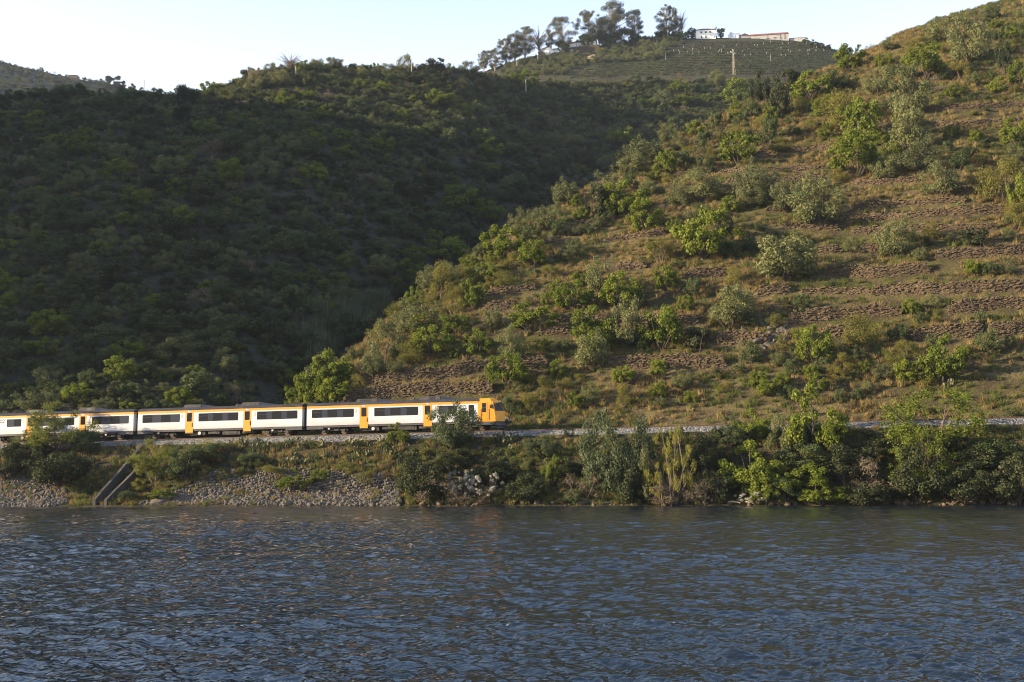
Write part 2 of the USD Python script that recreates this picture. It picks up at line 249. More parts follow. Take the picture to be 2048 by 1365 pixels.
for pts, h in WALLS:
    if pts[0][1] < 480: h = h * 0.78
    pp = np.array(pts, float); n = max(4, int(np.hypot(*np.diff(pp, axis=0).T).sum() / 8)); s = np.concatenate([[0], np.cumsum(np.hypot(*np.diff(pp, axis=0).T))])
    t = np.linspace(0, s[-1], n); w = hit(np.interp(t, s, pp[:, 0]), np.interp(t, s, pp[:, 1]), [G1, GB]); w = w[~np.isnan(w[:, 0])]
    for _ in range(3): w[1:-1, 1] = (w[:-2, 1] + w[1:-1, 1] * 2 + w[2:, 1]) / 4
    L = np.concatenate([[0], np.cumsum(np.linalg.norm(np.diff(w[:, :2], axis=0), axis=1))]); k = np.arange(0, L[-1], 0.3)
    line = np.stack([np.interp(k, L, w[:, 0]), np.interp(k, L, w[:, 1])], -1); base = ground(line[:, 0], line[:, 1], [G1]); base = np.convolve(np.pad(base, 6, 'edge'), np.ones(13) / 13, 'valid')
    tg = np.gradient(line, axis=0); tg /= np.linalg.norm(tg, axis=1, keepdims=True); nb = np.stack([-tg[:, 1], tg[:, 0]], -1)   # towards the hill
    hh = h * (0.50 + 0.80 * meshkit.fbm(np.stack([k / 3.5, k * 0 + h * 9, k * 0 + pts[0][0]], -1), 3)) * np.clip(np.minimum(k, k[-1] - k) / 0.8 + 0.35, 0, 1)
    wall_lines.append((line, base, nb, hh))
for line, base, nb, hh in wall_lines:
    dd, ii = cKDTree(line).query(np.stack([G1.X, G1.Y], -1).reshape(-1, 2), distance_upper_bound=5.0); okm = np.isfinite(dd); ii = np.where(okm, ii, 0)
    rel = np.stack([G1.X, G1.Y], -1).reshape(-1, 2) - line[ii]; behind = (rel * nb[ii]).sum(1); lat = np.abs(rel[:, 0] * nb[ii][:, 1] - rel[:, 1] * nb[ii][:, 0])
    sel = okm & (behind > 0.05) & (behind < 4.5) & (lat < 0.5); top = base[ii] + hh[ii] + 0.06 * behind
    Z = G1.Z.reshape(-1); Z[sel] = np.maximum(Z[sel], top[sel])
    sel = okm & (behind <= 0.05) & (behind > -1.6) & (lat < 0.5); Z[sel] = np.minimum(Z[sel], base[ii][sel] + 0.1 + 0.25 * behind[sel])
G1.Z += 0.16 * fbm2(G1.X, G1.Y, 1.9, 77) * 2; G1.touch()
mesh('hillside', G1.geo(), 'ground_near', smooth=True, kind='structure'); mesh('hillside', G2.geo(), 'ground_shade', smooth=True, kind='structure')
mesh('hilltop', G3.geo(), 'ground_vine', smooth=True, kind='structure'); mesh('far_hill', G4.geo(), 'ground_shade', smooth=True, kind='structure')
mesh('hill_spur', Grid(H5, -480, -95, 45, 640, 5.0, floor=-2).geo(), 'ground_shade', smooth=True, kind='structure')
mesh('river_bank', GB.geo(), 'ground_bank', smooth=True, kind='structure')

# ------------------------------------------------------------------ water
def waves(x, y, step):
    z = np.zeros_like(x); r = np.random.default_rng(5)
    for L, A, n, th0, ths in ((6.0, 0.026, 4, 2.6, 0.3), (2.2, 0.016, 6, 2.0, 0.5), (1.2, 0.0170, 8, 1.0, 0.5), (0.72, 0.0120, 10, 0.85, 0.5), (0.36, 0.0112, 13, 0.75, 0.5), (0.19, 0.0068, 12, 0.75, 0.55)):
        for _ in range(n):
            th = r.normal(th0, ths); l = L * r.uniform(0.7, 1.35); k = 2 * math.pi / l; q = r.uniform(0, 6.28, 3); e = r.uniform(.6, 1.4, 2)
            wl = np.clip((l / (2.0 * 0.0036 * np.maximum(y, 8.4)) - 0.8) / 0.5, 0, 1)
            if not wl.any(): continue
            env = 0.5 + 1.0 * np.sin(x * k * 0.10 * e[0] + y * k * 0.12 * e[1] + q[1]) ** 2
            a = k * (x * math.cos(th) + y * math.sin(th)) + q[0] + 0.7 * np.sin(k * 0.21 * (x - y * 0.7) + q[2])
            z += wl * A / math.sqrt(n) * env * (np.sin(a) + 0.25 * np.sin(2 * a + 1.3))
    return z * (0.75 + 0.5 * meshkit.noise(np.stack([x / 9.0 + y / 40, y / 11.0, z * 0], -1), 3))
def water_strip(x0, x1, y0, y1, st):
    x, y = np.arange(x0, x1 + st / 2, st), np.linspace(y0, y1, int((y1 - y0) / st) + 1); X, Y = np.meshgrid(x, y, indexing='ij')
    v = np.stack([X, Y, waves(X, Y, st)], -1).reshape(-1, 3); i = np.arange(X.size).reshape(X.shape)
    return v, np.stack([i[:-1, :-1], i[1:, :-1], i[1:, 1:], i[:-1, 1:]], -1).reshape(-1, 4)
vs, fs, n = [], [], 0
for a in ((-10, 10, 8, 16, 0.030), (-18, 18, 16, 30, 0.055), (-34, 34, 30, 60, 0.105), (-85, 85, 60, 124, 0.22)):
    v, q = water_strip(*a); vs.append(v); fs.append(q + n); n += len(v)
for x0, x1, y0, y1 in ((-700, 700, -300, 8), (-700, -10, 8, 16), (10, 700, 8, 16), (-700, -18, 16, 30), (18, 700, 16, 30), (-700, -34, 30, 60), (34, 700, 30, 60), (-700, -85, 60, 260), (85, 700, 60, 160)):
    vs.append(np.array([[x0, y0, 0], [x1, y0, 0], [x1, y1, 0], [x0, y1, 0]], float)); fs.append(np.array([[0, 1, 2, 3]]) + n); n += 4
usdkit.material(stage, LK + 'water', {
    'g': ('geometry', {}), 'mp': ('mapping', {'scale': (1.0, 1.9, 1.0), 'rotation': (0, 0, 0.25)}), 'n1': ('noise_texture', {'scale': 5.5, 'detail': 2.0, 'roughness': 0.5, 'distortion': 0.4}),
    'b': ('bump', {'strength': 1.0, 'distance': 0.020}), 'p': ('principled_bsdf', {'base_color': (0.004, 0.006, 0.008), 'roughness': 0.03, 'ior': 1.40, 'specular_ior_level': 0.5})},
    [('g.position', 'mp.vector'), ('mp.vector', 'n1.vector'), ('n1.fac', 'b.height'), ('b.normal', 'p.normal')], surface='p.BSDF')
mesh('river', (np.vstack(vs), np.vstack(fs)), 'water', smooth=True, kind='structure')

# ------------------------------------------------------------------ railway
E = np.array([0.98, -0.196, 0.0088]); E /= np.linalg.norm(E)
def track_matrix(s):
    """local x towards the right along the rails, y away from the river, z up; s metres along the rails from x = 0"""
    ey = np.array([0.196, 0.98, 0]); ey /= np.linalg.norm(ey); ez = np.cross(E, ey); o = np.array([0, track_y(0), track_z(0)]) + E * s
    m = np.eye(4); m[0, :3], m[1, :3], m[2, :3], m[3, :3] = E, ey, ez, o; return m
mat('rail_steel', (0.075, 0.045, 0.032), 0.65, 0.3, 6.0, metallic=0.3); mat('sleeper', (0.16, 0.145, 0.13), 0.95, 0.2)
stonemat('ballast', [(0.20, 0.19, 0.19), (0.34, 0.32, 0.31), (0.26, 0.25, 0.25), (0.42, 0.40, 0.38)])
usdkit.material(stage, LK + 'ballast_bed', {'g': ('geometry', {}), 'v': ('voronoi_texture', {'scale': 7.0}), 'r': ('rgb_ramp', {'ramp': [(0, (0.03, 0.029, 0.028)), (0.5, (0.088, 0.083, 0.079)), (1, (0.19, 0.18, 0.168))]}), 'sc': ('separate_color', {}),
    'b': ('bump', {'strength': 1.0, 'distance': 0.08, 'invert': True}), 'p': ('principled_bsdf', {'roughness': 0.95, 'specular_ior_level': 0.15})},
    [('g.position', 'v.vector'), ('v.color', 'sc.color'), ('sc.r', 'r.fac'), ('r.color', 'p.base_color'), ('v.distance', 'b.height'), ('b.normal', 'p.normal')], surface='p.BSDF')
tr = xf('railway_track', matrix=track_matrix(0), label='single railway track with rusty rails on grey ballast beside the river', category='railway track')
for y in (-0.83, 0.83):
    mesh('rail', cat(box(-150, 150, y - 0.036, y + 0.036, -0.04, 0), box(-150, 150, y - 0.012, y + 0.012, -0.13, -0.04), box(-150, 150, y - 0.07, y + 0.07, -0.155, -0.13)), 'rail_steel', str(tr.GetPath()))
mesh('sleepers', cat([box(x - 0.13, x + 0.13, -1.3, 1.3, -0.33, -0.157) for x in np.arange(-90, 90, 0.62)]), 'sleeper', str(tr.GetPath()), kind='stuff')
xs = np.arange(-150, 150, 0.2); prof = np.array([(-4.0, -1.25), (-3.4, -0.95), (-2.8, -0.62), (-2.1, -0.27), (-1.75, -0.20), (-1.45, -0.19), (-0.8, -0.20), (0.8, -0.20), (1.5, -0.19), (2.0, -0.27), (2.9, -0.65), (3.6, -1.05)])
v = np.stack([np.repeat(xs[:, None], len(prof), 1), np.tile(prof[:, 0], (len(xs), 1)), np.tile(prof[:, 1], (len(xs), 1))], -1)
v[..., 1:] += R.normal(0, 0.022, v[..., 1:].shape); i = np.arange(v[..., 0].size).reshape(v.shape[:2])
mesh('ballast', (v.reshape(-1, 3), np.stack([i[:-1, :-1], i[1:, :-1], i[1:, 1:], i[:-1, 1:]], -1).reshape(-1, 4)), 'ballast_bed', str(tr.GetPath()), kind='stuff')

# ------------------------------------------------------------------ the train
usdkit.material(stage, LK + 'train_white', {'tc': ('texture_coordinate', {}), 'g': ('geometry', {}), 'n': ('noise_texture', {'scale': 0.9, 'detail': 5.0}), 'mr': ('map_range', {'from_min': 0.35, 'from_max': 0.7, 'to_min': 0.0, 'to_max': 0.22}),
    'sep': ('separate_xyz', {}), 'lo': ('map_range', {'from_min': 1.05, 'from_max': 1.75, 'to_min': 0.65, 'to_max': 0.0, 'clamp': True}), 'ad': ('math', {'math_type': 'add', 'use_clamp': True}), 'ml': ('math', {'math_type': 'multiply'}), 'n2': ('noise_texture', {'scale': 0.35, 'detail': 3.0}),
    'mx': ('mix', {'color1': (0.38, 0.39, 0.42), 'color2': (0.26, 0.20, 0.15)}), 'p': ('principled_bsdf', {'roughness': 0.38, 'specular_ior_level': 0.4})},
    [('g.position', 'n.vector'), ('n.fac', 'mr.value'), ('tc.object', 'sep.vector'), ('tc.object', 'n2.vector'), ('sep.z', 'lo.value'), ('lo.result', 'ml.value1'), ('n2.fac', 'ml.value2'), ('ml.value', 'ad.value1'), ('mr.result', 'ad.value2'), ('ad.value', 'mx.fac'), ('mx.color', 'p.base_color')], surface='p.BSDF')
mat('train_yellow', (0.47, 0.190, 0.009), 0.4, 0.06, 1.2, spec=0.4); mat('train_roof', (0.034, 0.033, 0.040), 0.9, 0.25, 0.9, spec=0.05); mat('train_skirt', (0.040, 0.038, 0.042), 0.7, 0.3, 2.0); mat('train_under', (0.040, 0.034, 0.030), 0.85, 0.5, 3.0)
mat('train_unit', (0.055, 0.049, 0.046), 0.9, 0.2, 1.5, spec=0.05); mat('train_black', (0.012, 0.012, 0.013), 0.45); mat('train_red', (0.45, 0.20, 0.08), 0.5); mat('logo_black', (0.015, 0.015, 0.018), 0.4); mat('sign_blue', (0.18, 0.19, 0.28), 0.5); mat('sign_white', (0.75, 0.75, 0.75), 0.5); mat('lamp_glass', (0.85, 0.83, 0.75), 0.15, spec=0.8); mat('drum', (0.42, 0.36, 0.28), 0.6, 0.3, 3.0)
def panemat(name, tint, refl):
    usdkit.material(stage, LK + name, {'p': ('principled_bsdf', {'base_color': tint, 'roughness': refl, 'specular_ior_level': 0.22, 'ior': 1.5})}, [], surface='p.BSDF')
panemat('pane_dark', (0.010, 0.009, 0.009), 0.08); panemat('pane_curtain', (0.024, 0.026, 0.034), 0.25); panemat('pane_green', (0.03, 0.036, 0.028), 0.3)
W2 = 1.45
def section(x, inset=0.0, top=0.0):   # outline of the body without the roof
    return [(x, -W2 + inset, 1.06), (x, -W2 + inset, 3.385), (x, W2 - inset, 3.385), (x, W2 - inset, 1.06)]
def to_manifold(t): return manifold3d.Manifold(manifold3d.Mesh(np.asarray(t.vertices, np.float32), np.asarray(t.faces, np.uint32)))
def rounded(w, h, r, n=5): return shapely.box(-w / 2 + r, -h / 2 + r, w / 2 - r, h / 2 - r).buffer(r, quad_segs=n)
def plate(poly, depth):   # polygon in (x, z) with its face towards the river (-y)
    t = trimesh.creation.extrude_polygon(poly, depth, engine='earcut'); v = t.vertices.copy(); t.vertices = np.stack([v[:, 0], -v[:, 2], v[:, 1]], -1); t.invert() if t.volume < 0 else None; return t
def both(t):   # the same on the far side
    q = t.copy(); q.apply_transform(np.diag([1, -1, 1, 1.0])); q.invert(); return [t, q] if q.volume * t.volume > 0 else [t, q]
def roof_arc(x0, x1, w=W2, z0=3.387, h=0.47, end=0.0):
    n = 12; th = np.linspace(math.pi, 0, n + 1); pr = np.array([(w * np.sign(math.cos(a)) * abs(math.cos(a)) ** 0.75, z0 + h * math.sin(a) ** 0.85) for a in th])
    pts = [(x0, y, z) for y, z in pr] + [(x1, y, z) for y, z in pr]; return hull(pts)
def railcar(s0, L, cab, windows, doors, label, logo=None, flip=False, units=(), small=()):
    """windows, doors, units: spans in metres from the car's left end; cab: the right end has a driver's cab"""
    T = track_matrix(s0)
    if flip: T = np.diag([1, 1, 1, 1.0]) @ T
    car = xf('railcar', matrix=T, label=label, category='railcar', group='coupled cars of the diesel train'); P = str(car.GetPath())
    x0, x1 = (0.30, L - 0.30); xr = x1; xl = x0
    if cab == 'right': xr = L - 3.15
    if cab == 'left': xl = 3.15
    body = to_manifold(box(xl, xr, -W2, W2, 1.06, 3.12)); holes = []
    for a, b in windows: holes.append(((a + b) / 2, b - a, 1.98, 2.97))
    for a, b in small: holes.append(((a + b) / 2, b - a, 1.80, 2.97))
    for a, b in doors: holes.append(((a + b) / 2, b - a, 0.9, 3.2))
    for c, w, z0, z1 in holes:
        r = 0.11 if z0 > 1 else 0.01
        for sgn in (-1, 1):
            p = plate(affinity.translate(rounded(w, z1 - z0, r), c, (z0 + z1) / 2), 0.10); p.apply_translation([0, -W2 + 0.06, 0] if sgn < 0 else [0, W2 + 0.04, 0]); body = body - to_manifold(p)
    mesh('body', body, 'train_white', P)
    segs = [(xl, xr)]
    mesh('cantrail_band', box(xl, xr, -W2 - 0.004, W2 + 0.004, 3.122, 3.385), 'train_yellow', P)
    rx0, rx1 = (xl + (0.0 if cab == 'left' else 0.0)), xr
    mesh('roof', roof_arc(rx0, rx1), 'train_roof', P, smooth=40)
    for e in ([xl - 0.004] if cab != 'left' else []) + ([xr + 0.004] if cab != 'right' else []):   # end walls and bellows
        o = -1 if e < L / 2 else 1
        mesh('gangway', box(min(e, e + o * 0.29), max(e, e + o * 0.29), -0.75, 0.75, 1.0, 3.3), 'train_black', P)
    k0, k1 = (0.30, L - 0.30)
    if cab == 'right': k1 = L - 1.3
    if cab == 'left': k0 = 1.3
    sk = [box(k0, k1, -W2 + 0.03, W2 - 0.03, 0.82, 1.058)]
    for a, b in ((k0, k0 + 2.1), (k1 - 2.1, k1)): sk.append(hull([(x, y, z) for y in (-W2 + 0.02, W2 - 0.02) for x, z in ((a, 1.05), (b, 1.05), (a, 0.62), (b, 0.62 if (a == k0) == False else 0.62))]))
    mesh('skirt', cat(sk), 'train_skirt', P)
    for a, b in doors:
        c = (a + b) / 2
        for sgn in (-1, 1):
            t = box(a + 0.025, b - 0.025, -W2 - 0.012, -W2 + 0.05, 0.64, 3.118); w = plate(affinity.translate(rounded(0.66, 1.06, 0.09), c, 2.52), 0.12); w.apply_translation([0, -W2 + 0.03, 0])
            g = plate(affinity.translate(rounded(0.66, 1.06, 0.09), c, 2.52), 0.02); g.apply_translation([0, -W2 + 0.035, 0]); h = box(c + 0.36, c + 0.40, -W2 - 0.05, -W2 - 0.012, 1.35, 1.85)
            d = to_manifold(t) - to_manifold(w); d = trimesh.Trimesh(*[np.asarray(q) for q in meshkit.arrays(d)[:2]], process=False)
            if sgn > 0:
                for q in (d, g, h): q.apply_transform(np.diag([1, -1, 1, 1.0])); q.invert()
            dp = mesh('door', d, 'train_yellow', P); mesh('door_window', g, 'pane_dark', str(dp.GetPath())); mesh('handle', h, 'train_black', str(dp.GetPath()))
        mesh('step', box(a, b, -W2 + 0.06, W2 - 0.06, 0.50, 0.62), 'train_under', P)
        sg = mesh('route_sign', box(c - 0.02 - 0.17, c + 0.15, -W2 - 0.014, -W2 - 0.004, 3.13, 3.37), 'sign_blue', P); mesh('symbol', hull([(c - 0.15, y, z) for y in (-W2 - 0.016, -W2 - 0.015) for z in (3.30, 3.36)] + [(c + 0.12, y, z) for y in (-W2 - 0.016, -W2 - 0.015) for z in (3.15, 3.20)]), 'sign_white', str(sg.GetPath()))
    rr = np.random.default_rng(int(L * 10 + s0 + 100))
    for a, b in list(windows) + list(small):
        small_w = b - a < 1.2; z0, z1 = (1.98, 2.97) if not (a, b) in small else (1.80, 2.97)
        fr = plate(affinity.translate(rounded(b - a - 0.01, z1 - z0 - 0.01, 0.105), (a + b) / 2, (z0 + z1) / 2), 0.03); fr.apply_translation([0, -W2 + 0.055, 0])
        fs_ = both(fr); wp = mesh('window', fs_[0], 'train_black', P); mesh('window', fs_[1], 'train_black', P)
        n = 1 if small_w else max(2, round((b - a) / 1.15)); ed = np.linspace(a + 0.07, b - 0.07, n + 1)
        if n == 5: ed = a + (b - a) * np.array([0.013, 0.235, 0.37, 0.60, 0.74, 0.987])
        for k in range(n):
            kind = 'pane_dark' if (k % 2 == 0 or n < 3) else 'pane_curtain'
            if n == 2 and k == 0: kind = 'pane_curtain'
            if n == 5 and k == 3 and rr.random() < 0.35: kind = 'pane_green'
            for sgn in (-1, 1):
                mesh('pane', box(ed[k] + 0.012, ed[k + 1] - 0.012, sgn * (W2 - 0.021) - 0.003, sgn * (W2 - 0.021) + 0.003, z0 + 0.06, z1 - 0.06), kind, str(wp.GetPath()))
            if k == 0 and not small_w: mesh('bar', box(ed[k] + 0.02, ed[k + 1] - 0.02, -W2 + 0.006, -W2 + 0.0175, z1 - 0.36, z1 - 0.32), 'train_unit', str(wp.GetPath()))
    for c0, c1, z, g0, g1 in units:   # raised roof units with a dark grille
        hw = 0.98
        un = mesh('roof_unit', hull([(x, y * (hw if zz < 3.8 else hw - 0.14), zz) for y in (-1, 1) for x, zz in ((c0, 3.6), (c1, 3.6), (c0 + 0.25, z), (c1 - 0.05, z))]), 'train_unit', P)
        if g1 > g0:
            mesh('grille', cat([hull([(x, -hw + 0.14 * (zz - 3.6) / (z - 3.6) - 0.012 + o, zz) for x in (g0, g1) for o in (0.0, 0.05) for zz in (3.70, z - 0.05)])]), 'train_black', str(un.GetPath()))
            pass
        c2 = c1 + 2.4
        if c2 < xr: mesh('roof_fairing', hull([(c1, y * 0.95, 3.6) for y in (-1, 1)] + [(c1, y * 0.82, z - 0.02) for y in (-1, 1)] + [(c2, y * 0.7, 3.80) for y in (-1, 1)]), 'roof_fairing', str(un.GetPath()))
    for bc in (3.6 if cab != 'left' else 4.0, L - (3.6 if cab != 'right' else 4.0)):   # bogies
        fr = cat([box(bc - 1.75, bc + 1.75, y - 0.07, y + 0.07, 0.42, 0.62) for y in (-1.02, 1.02)] + [box(bc - 0.5, bc + 0.5, -1.1, 1.1, 0.45, 0.78)] + [box(bc + q - 0.2, bc + q + 0.2, y - 0.12, y + 0.12, 0.28, 0.60) for q in (-1.25, 1.25) for y in (-1.06, 1.06)] + [tube([(bc + q, y, 0.45), (bc + q, y, 0.84)], 0.11, 8) for q in (-0.6, 0.6) for y in (-1.06, 1.06)])
        bp = mesh('bogie', fr, 'train_under', P)
        for q in (-1.25, 1.25):
            for y in (-0.83, 0.83):
                wl = trimesh.creation.cylinder(0.43, 0.13, sections=20, transform=trimesh.transformations.rotation_matrix(math.pi / 2, [1, 0, 0])); wl.apply_translation([bc + q, y, 0.432]); mesh('wheel', wl, 'rail_steel', str(bp.GetPath()))
        mesh('lamp_drum', tube([(bc - 0.55, -1.16, 0.70), (bc - 0.55, -1.30, 0.70)], 0.13, 10), 'drum', str(bp.GetPath()))
    for a, b, z in ((7.3, 9.3, 0.32), (9.7, 11.2, 0.42), (11.6, 13.9, 0.30), (14.2, 15.6, 0.40)):
        if b < L - 6: mesh('equipment_box', cat(box(a, b, -1.22, 1.22, z, 0.84), box(a + 0.2, b - 0.3, -1.25, -1.22, z + 0.1, 0.7)), 'train_under', P)
    mesh('air_tank', tube([(8.6, -1.1, 0.55), (8.6, -1.32, 0.55)], 0.2, 12), 'drum', P)
    for a, b in doors:   # class figure beside the door
        t = meshkit.text_mesh('2', 0.34, 0.003, True); vv = t.vertices.copy(); t.vertices = np.stack([vv[:, 0], -vv[:, 2], vv[:, 1]], -1); fx = b + 0.34 if a > L * 0.5 else a - 0.62
        t.apply_translation([fx, -W2 - 0.001, 2.52]); mesh('class_figure', t, 'train_yellow', P)
    for a, b in windows:
        if b - a > 3: mesh('band_lettering', cat([box(a + 1.1 + k * 0.31, a + 1.1 + k * 0.31 + w, -W2 - 0.007, -W2 - 0.0045, 3.19, 3.26) for k, w in enumerate((0.22, 0.12, 0.27, 0.2, 0.25, 0.14))]), 'train_red', P, kind='stuff')
    if logo is not None:
        ell = lambda w, h: affinity.scale(shapely.Point(0, 0).buffer(1, 24), w, h)
        ring = ell(0.46, 0.24).difference(ell(0.34, 0.135)); cut = shapely.Polygon([(-0.09, -0.4), (0.02, -0.4), (0.09, 0.4), (-0.02, 0.4)])
        side = shapely.union_all([shapely.box(0.30, -0.07, 0.6, 0.05), shapely.box(-0.6, -0.05, -0.30, 0.07)])
        mark = shapely.union_all([ring.difference(cut).difference(side), shapely.Polygon([(-0.13, -0.17), (0.12, -0.13), (0.0, -0.31)]), shapely.Polygon([(-0.12, 0.13), (0.13, 0.17), (0.0, 0.05)])])
        t = cat([plate(affinity.translate(g, logo, 2.74), 0.004) for g in getattr(mark, 'geoms', [mark])]); t.apply_translation([0, -W2 - 0.0005, 0]); mesh('logo', t, 'logo_black', P)
    if cab:
        f = (lambda x: x) if cab == 'right' else (lambda x: L - x)
        q = lambda pts: [(f(x), y, z) for x, y, z in pts]; A = L - 3.146
        low = hull(q([(A, y * W2, z) for y in (-1, 1) for z in (1.0, 3.30)] + [(L - 1.0, y * W2, 1.0) for y in (-1, 1)] + [(L - 1.4, y * W2 * 0.99, 3.30) for y in (-1, 1)] + [(L - 0.06, y * 0.85, z) for y in (-1, 1) for z in (1.02, 2.10)] + [(L - 0.85, y * 0.85, 3.30) for y in (-1, 1)]))
        cb = mesh('cab', low, 'train_yellow', P)
        brow = hull(q([(A - 0.25, y * W2 * 0.99, 3.30) for y in (-1, 1)] + [(A - 0.25, y * 1.15, 3.70) for y in (-1, 1)] + [(A - 0.25, 0, 3.84), (L - 1.75, 0, 3.86)] + [(L - 1.55, y * W2 * 0.97, 3.305) for y in (-1, 1)] + [(L - 1.8, y * 1.1, 3.72) for y in (-1, 1)] + [(L - 0.95, y * 0.72, 3.52) for y in (-1, 1)] + [(L - 0.78, y * 0.84, 3.305) for y in (-1, 1)]))
        mesh('cab_roof', brow, 'train_yellow', P, smooth=25)
        ws = hull(q([(L - 0.135, y * 0.79, 2.18) for y in (-1, 1)] + [(L - 0.78, y * 0.79, 3.24) for y in (-1, 1)] + [(L - 0.085, y * 0.79, 2.20) for y in (-1, 1)] + [(L - 0.735, y * 0.79, 3.26) for y in (-1, 1)])); wp = mesh('windscreen', ws, 'pane_dark', P)
        mesh('pillar', hull(q([(L - 0.065 + o, y, 2.18) for o in (0, .03) for y in (-0.035, 0.035)] + [(L - 0.72 + o, y, 3.25) for o in (0, .03) for y in (-0.035, 0.035)])), 'train_black', str(wp.GetPath()))
        c4 = np.array([(L - 1.21, -1.442, 2.22), (L - 1.374, -1.436, 3.15), (L - 0.134, -0.85, 2.22), (L - 0.75, -0.85, 3.15)]); c4 = np.array([c4[0] * .9 + c4[2] * .1, c4[1] * .88 + c4[3] * .12, c4[2] * .96 + c4[0] * .04, c4[3] * .96 + c4[1] * .04])
        nn = np.cross(c4[2] - c4[0], c4[1] - c4[0]); nn /= np.linalg.norm(nn); nn *= np.sign(-nn[1])
        mesh('corner_window', hull(q([tuple(c + nn * o) for c in c4 for o in (0.035, -0.06)])), 'pane_dark', P)
        cw = lambda a, b, z0, z1, d=0.012: box(min(f(a), f(b)), max(f(a), f(b)), -W2 - d, -W2 + 0.02, z0, z1)
        dd = mesh('cab_door', cw(L - 2.78, L - 2.02, 1.08, 3.24, 0.010), 'train_yellow', P); mesh('door_window', cat(cw(L - 2.62, L - 2.22, 2.68, 3.10, 0.02), cw(L - 2.62, L - 2.22, 2.12, 2.62, 0.02)), 'pane_dark', str(dd.GetPath())); mesh('window_frame', cw(L - 2.67, L - 2.17, 2.07, 3.15, 0.015), 'train_unit', str(dd.GetPath())); mesh('handle', cw(L - 2.75, L - 2.66, 1.75, 1.85, 0.05), 'train_black', str(dd.GetPath()))
        [mesh('handrail', tube(q([(L - hx, -W2 - 0.06, 1.2), (L - hx, -W2 - 0.06, 2.5)]), 0.02), 'train_black', P) for hx in (2.86, 1.92)]
        mesh('mirror', cat(cw(L - 1.72, L - 1.40, 2.55, 2.92, 0.16), tube(q([(L - 1.6, -W2, 3.1), (L - 1.55, -W2 - 0.1, 2.9)]), 0.02)), 'train_black', P)
        for y in (-0.64, 0.64):
            for z in (1.42,):
                mesh('headlight', tube(q([(L - 0.10, y, z), (L - 0.01, y, z)]), 0.13, 12), 'lamp_glass', P)
            mesh('marker_light', tube(q([(L - 0.10, y, 1.72), (L - 0.03, y, 1.72)]), 0.08, 10), 'train_black', P)
        mesh('headlight', hull(q([(L - 0.86 + o, y, 3.36 + o * 0.2 + zz) for o in (0, 0.05) for y in (-0.22, 0.22) for zz in (0, 0.11)])), 'lamp_glass', P)
        mesh('front_recess', hull(q([(L - 0.10, y * 0.62, 1.40) for y in (-1, 1)] + [(L - 0.02, y * 0.55, 1.36) for y in (-1, 1)] + [(L - 0.10, y * 0.95, 1.0) for y in (-1, 1)] + [(L - 0.02, y * 0.9, 1.0) for y in (-1, 1)])), 'train_black', P)
        mesh('buffer_beam', hull(q([(L - 1.28, y * 1.40, z) for y in (-1, 1) for z in (0.55, 0.995)] + [(L - 0.12, y * 1.05, z) for y in (-1, 1) for z in (0.5, 0.995)])), 'train_skirt', P)
        mesh('coupler', cat(box(min(f(L - 0.3), f(L + 0.42)), max(f(L - 0.3), f(L + 0.42)), -0.11, 0.11, 0.86, 1.12), tube(q([(L + 0.40, -0.2, 0.99), (L + 0.40, 0.2, 0.99)]), 0.16, 8)), 'train_black', P)
        mesh('plough', hull(q([(L - 0.9, y * 1.2, z) for y in (-1, 1) for z in (0.2, 0.5)] + [(L - 0.35, y * 0.9, z) for y in (-1, 1) for z in (0.22, 0.5)])), 'train_skirt', P)
        mesh('cab_number', cw(L - 2.0, L - 1.65, 1.45, 1.5, 0.014), 'train_red', P)
    return car
mat('roof_fairing', (0.025, 0.030, 0.052), 0.85, 0.2, 1.0, spec=0.05)
def along(u):   # metres along the rails at which the near side of the train shows at that column of the photo
    t = (np.asarray(u, float) - CX) / F; y0 = track_y(0) - 1.48
    return (t * y0) / (E[0] - t * E[1])
nose = float(along(1013.5)) + 0.0; j1, j2 = float(along(613)), float(along(275.5)); L1, L2 = nose - j1, j1 - j2; L3 = L1
sp = lambda pairs, s0: [(float(along(a)) - s0, float(along(b)) - s0) for a, b in pairs]
w1 = sp([(628, 712), (752.5, 840.5), (882, 918.5)], j1); d1 = sp([(723.5, 740.5), (851, 868.5)], j1); sm1 = sp([(941.5, 952.5)], j1)
u1 = [(float(along(711)) - j1, float(along(755)) - j1, 4.14, float(along(721)) - j1, float(along(743)) - j1), (float(along(822)) - j1, float(along(830)) - j1, 4.05, 0, 0), (float(along(838)) - j1, float(along(882)) - j1, 4.2, float(along(860)) - j1, float(along(872)) - j1)]
railcar(j1, L1, 'right', w1, d1, 'leading white and yellow railcar with the driver cab at its right end', logo=float(along(930)) - j1, units=u1, small=sm1)
w2 = sp([(289, 364), (401, 480.5), (518, 599)], j2); d2 = sp([(375, 391), (491, 506.5)], j2)
u2 = [(float(along(364)) - j2, float(along(401)) - j2, 4.14, float(along(374)) - j2, float(along(393)) - j2), (float(along(468)) - j2, float(along(475)) - j2, 4.05, 0, 0), (float(along(480)) - j2, float(along(519)) - j2, 4.2, float(along(499)) - j2, float(along(511)) - j2)]
railcar(j2, L2, None, w2, d2, 'middle white and yellow railcar without a cab, above the concrete chute', units=u2)
j3 = j2 - L3
w3 = sp([(18, 47), (75, 153), (188, 262)], j3); d3 = sp([(57, 71), (163, 177)], j3)
u3 = [(float(along(48)) - j3, float(along(82)) - j3, 4.14, float(along(56)) - j3, float(along(74)) - j3), (float(along(153)) - j3, float(along(189)) - j3, 4.2, float(along(171)) - j3, float(along(181)) - j3)]
railcar(j3, L3, 'left', w3, d3, 'rearmost railcar at the left edge, partly behind a tamarisk bush', logo=float(along(8.5)) - j3, units=u3, small=sp([(-10, -1)], j3))

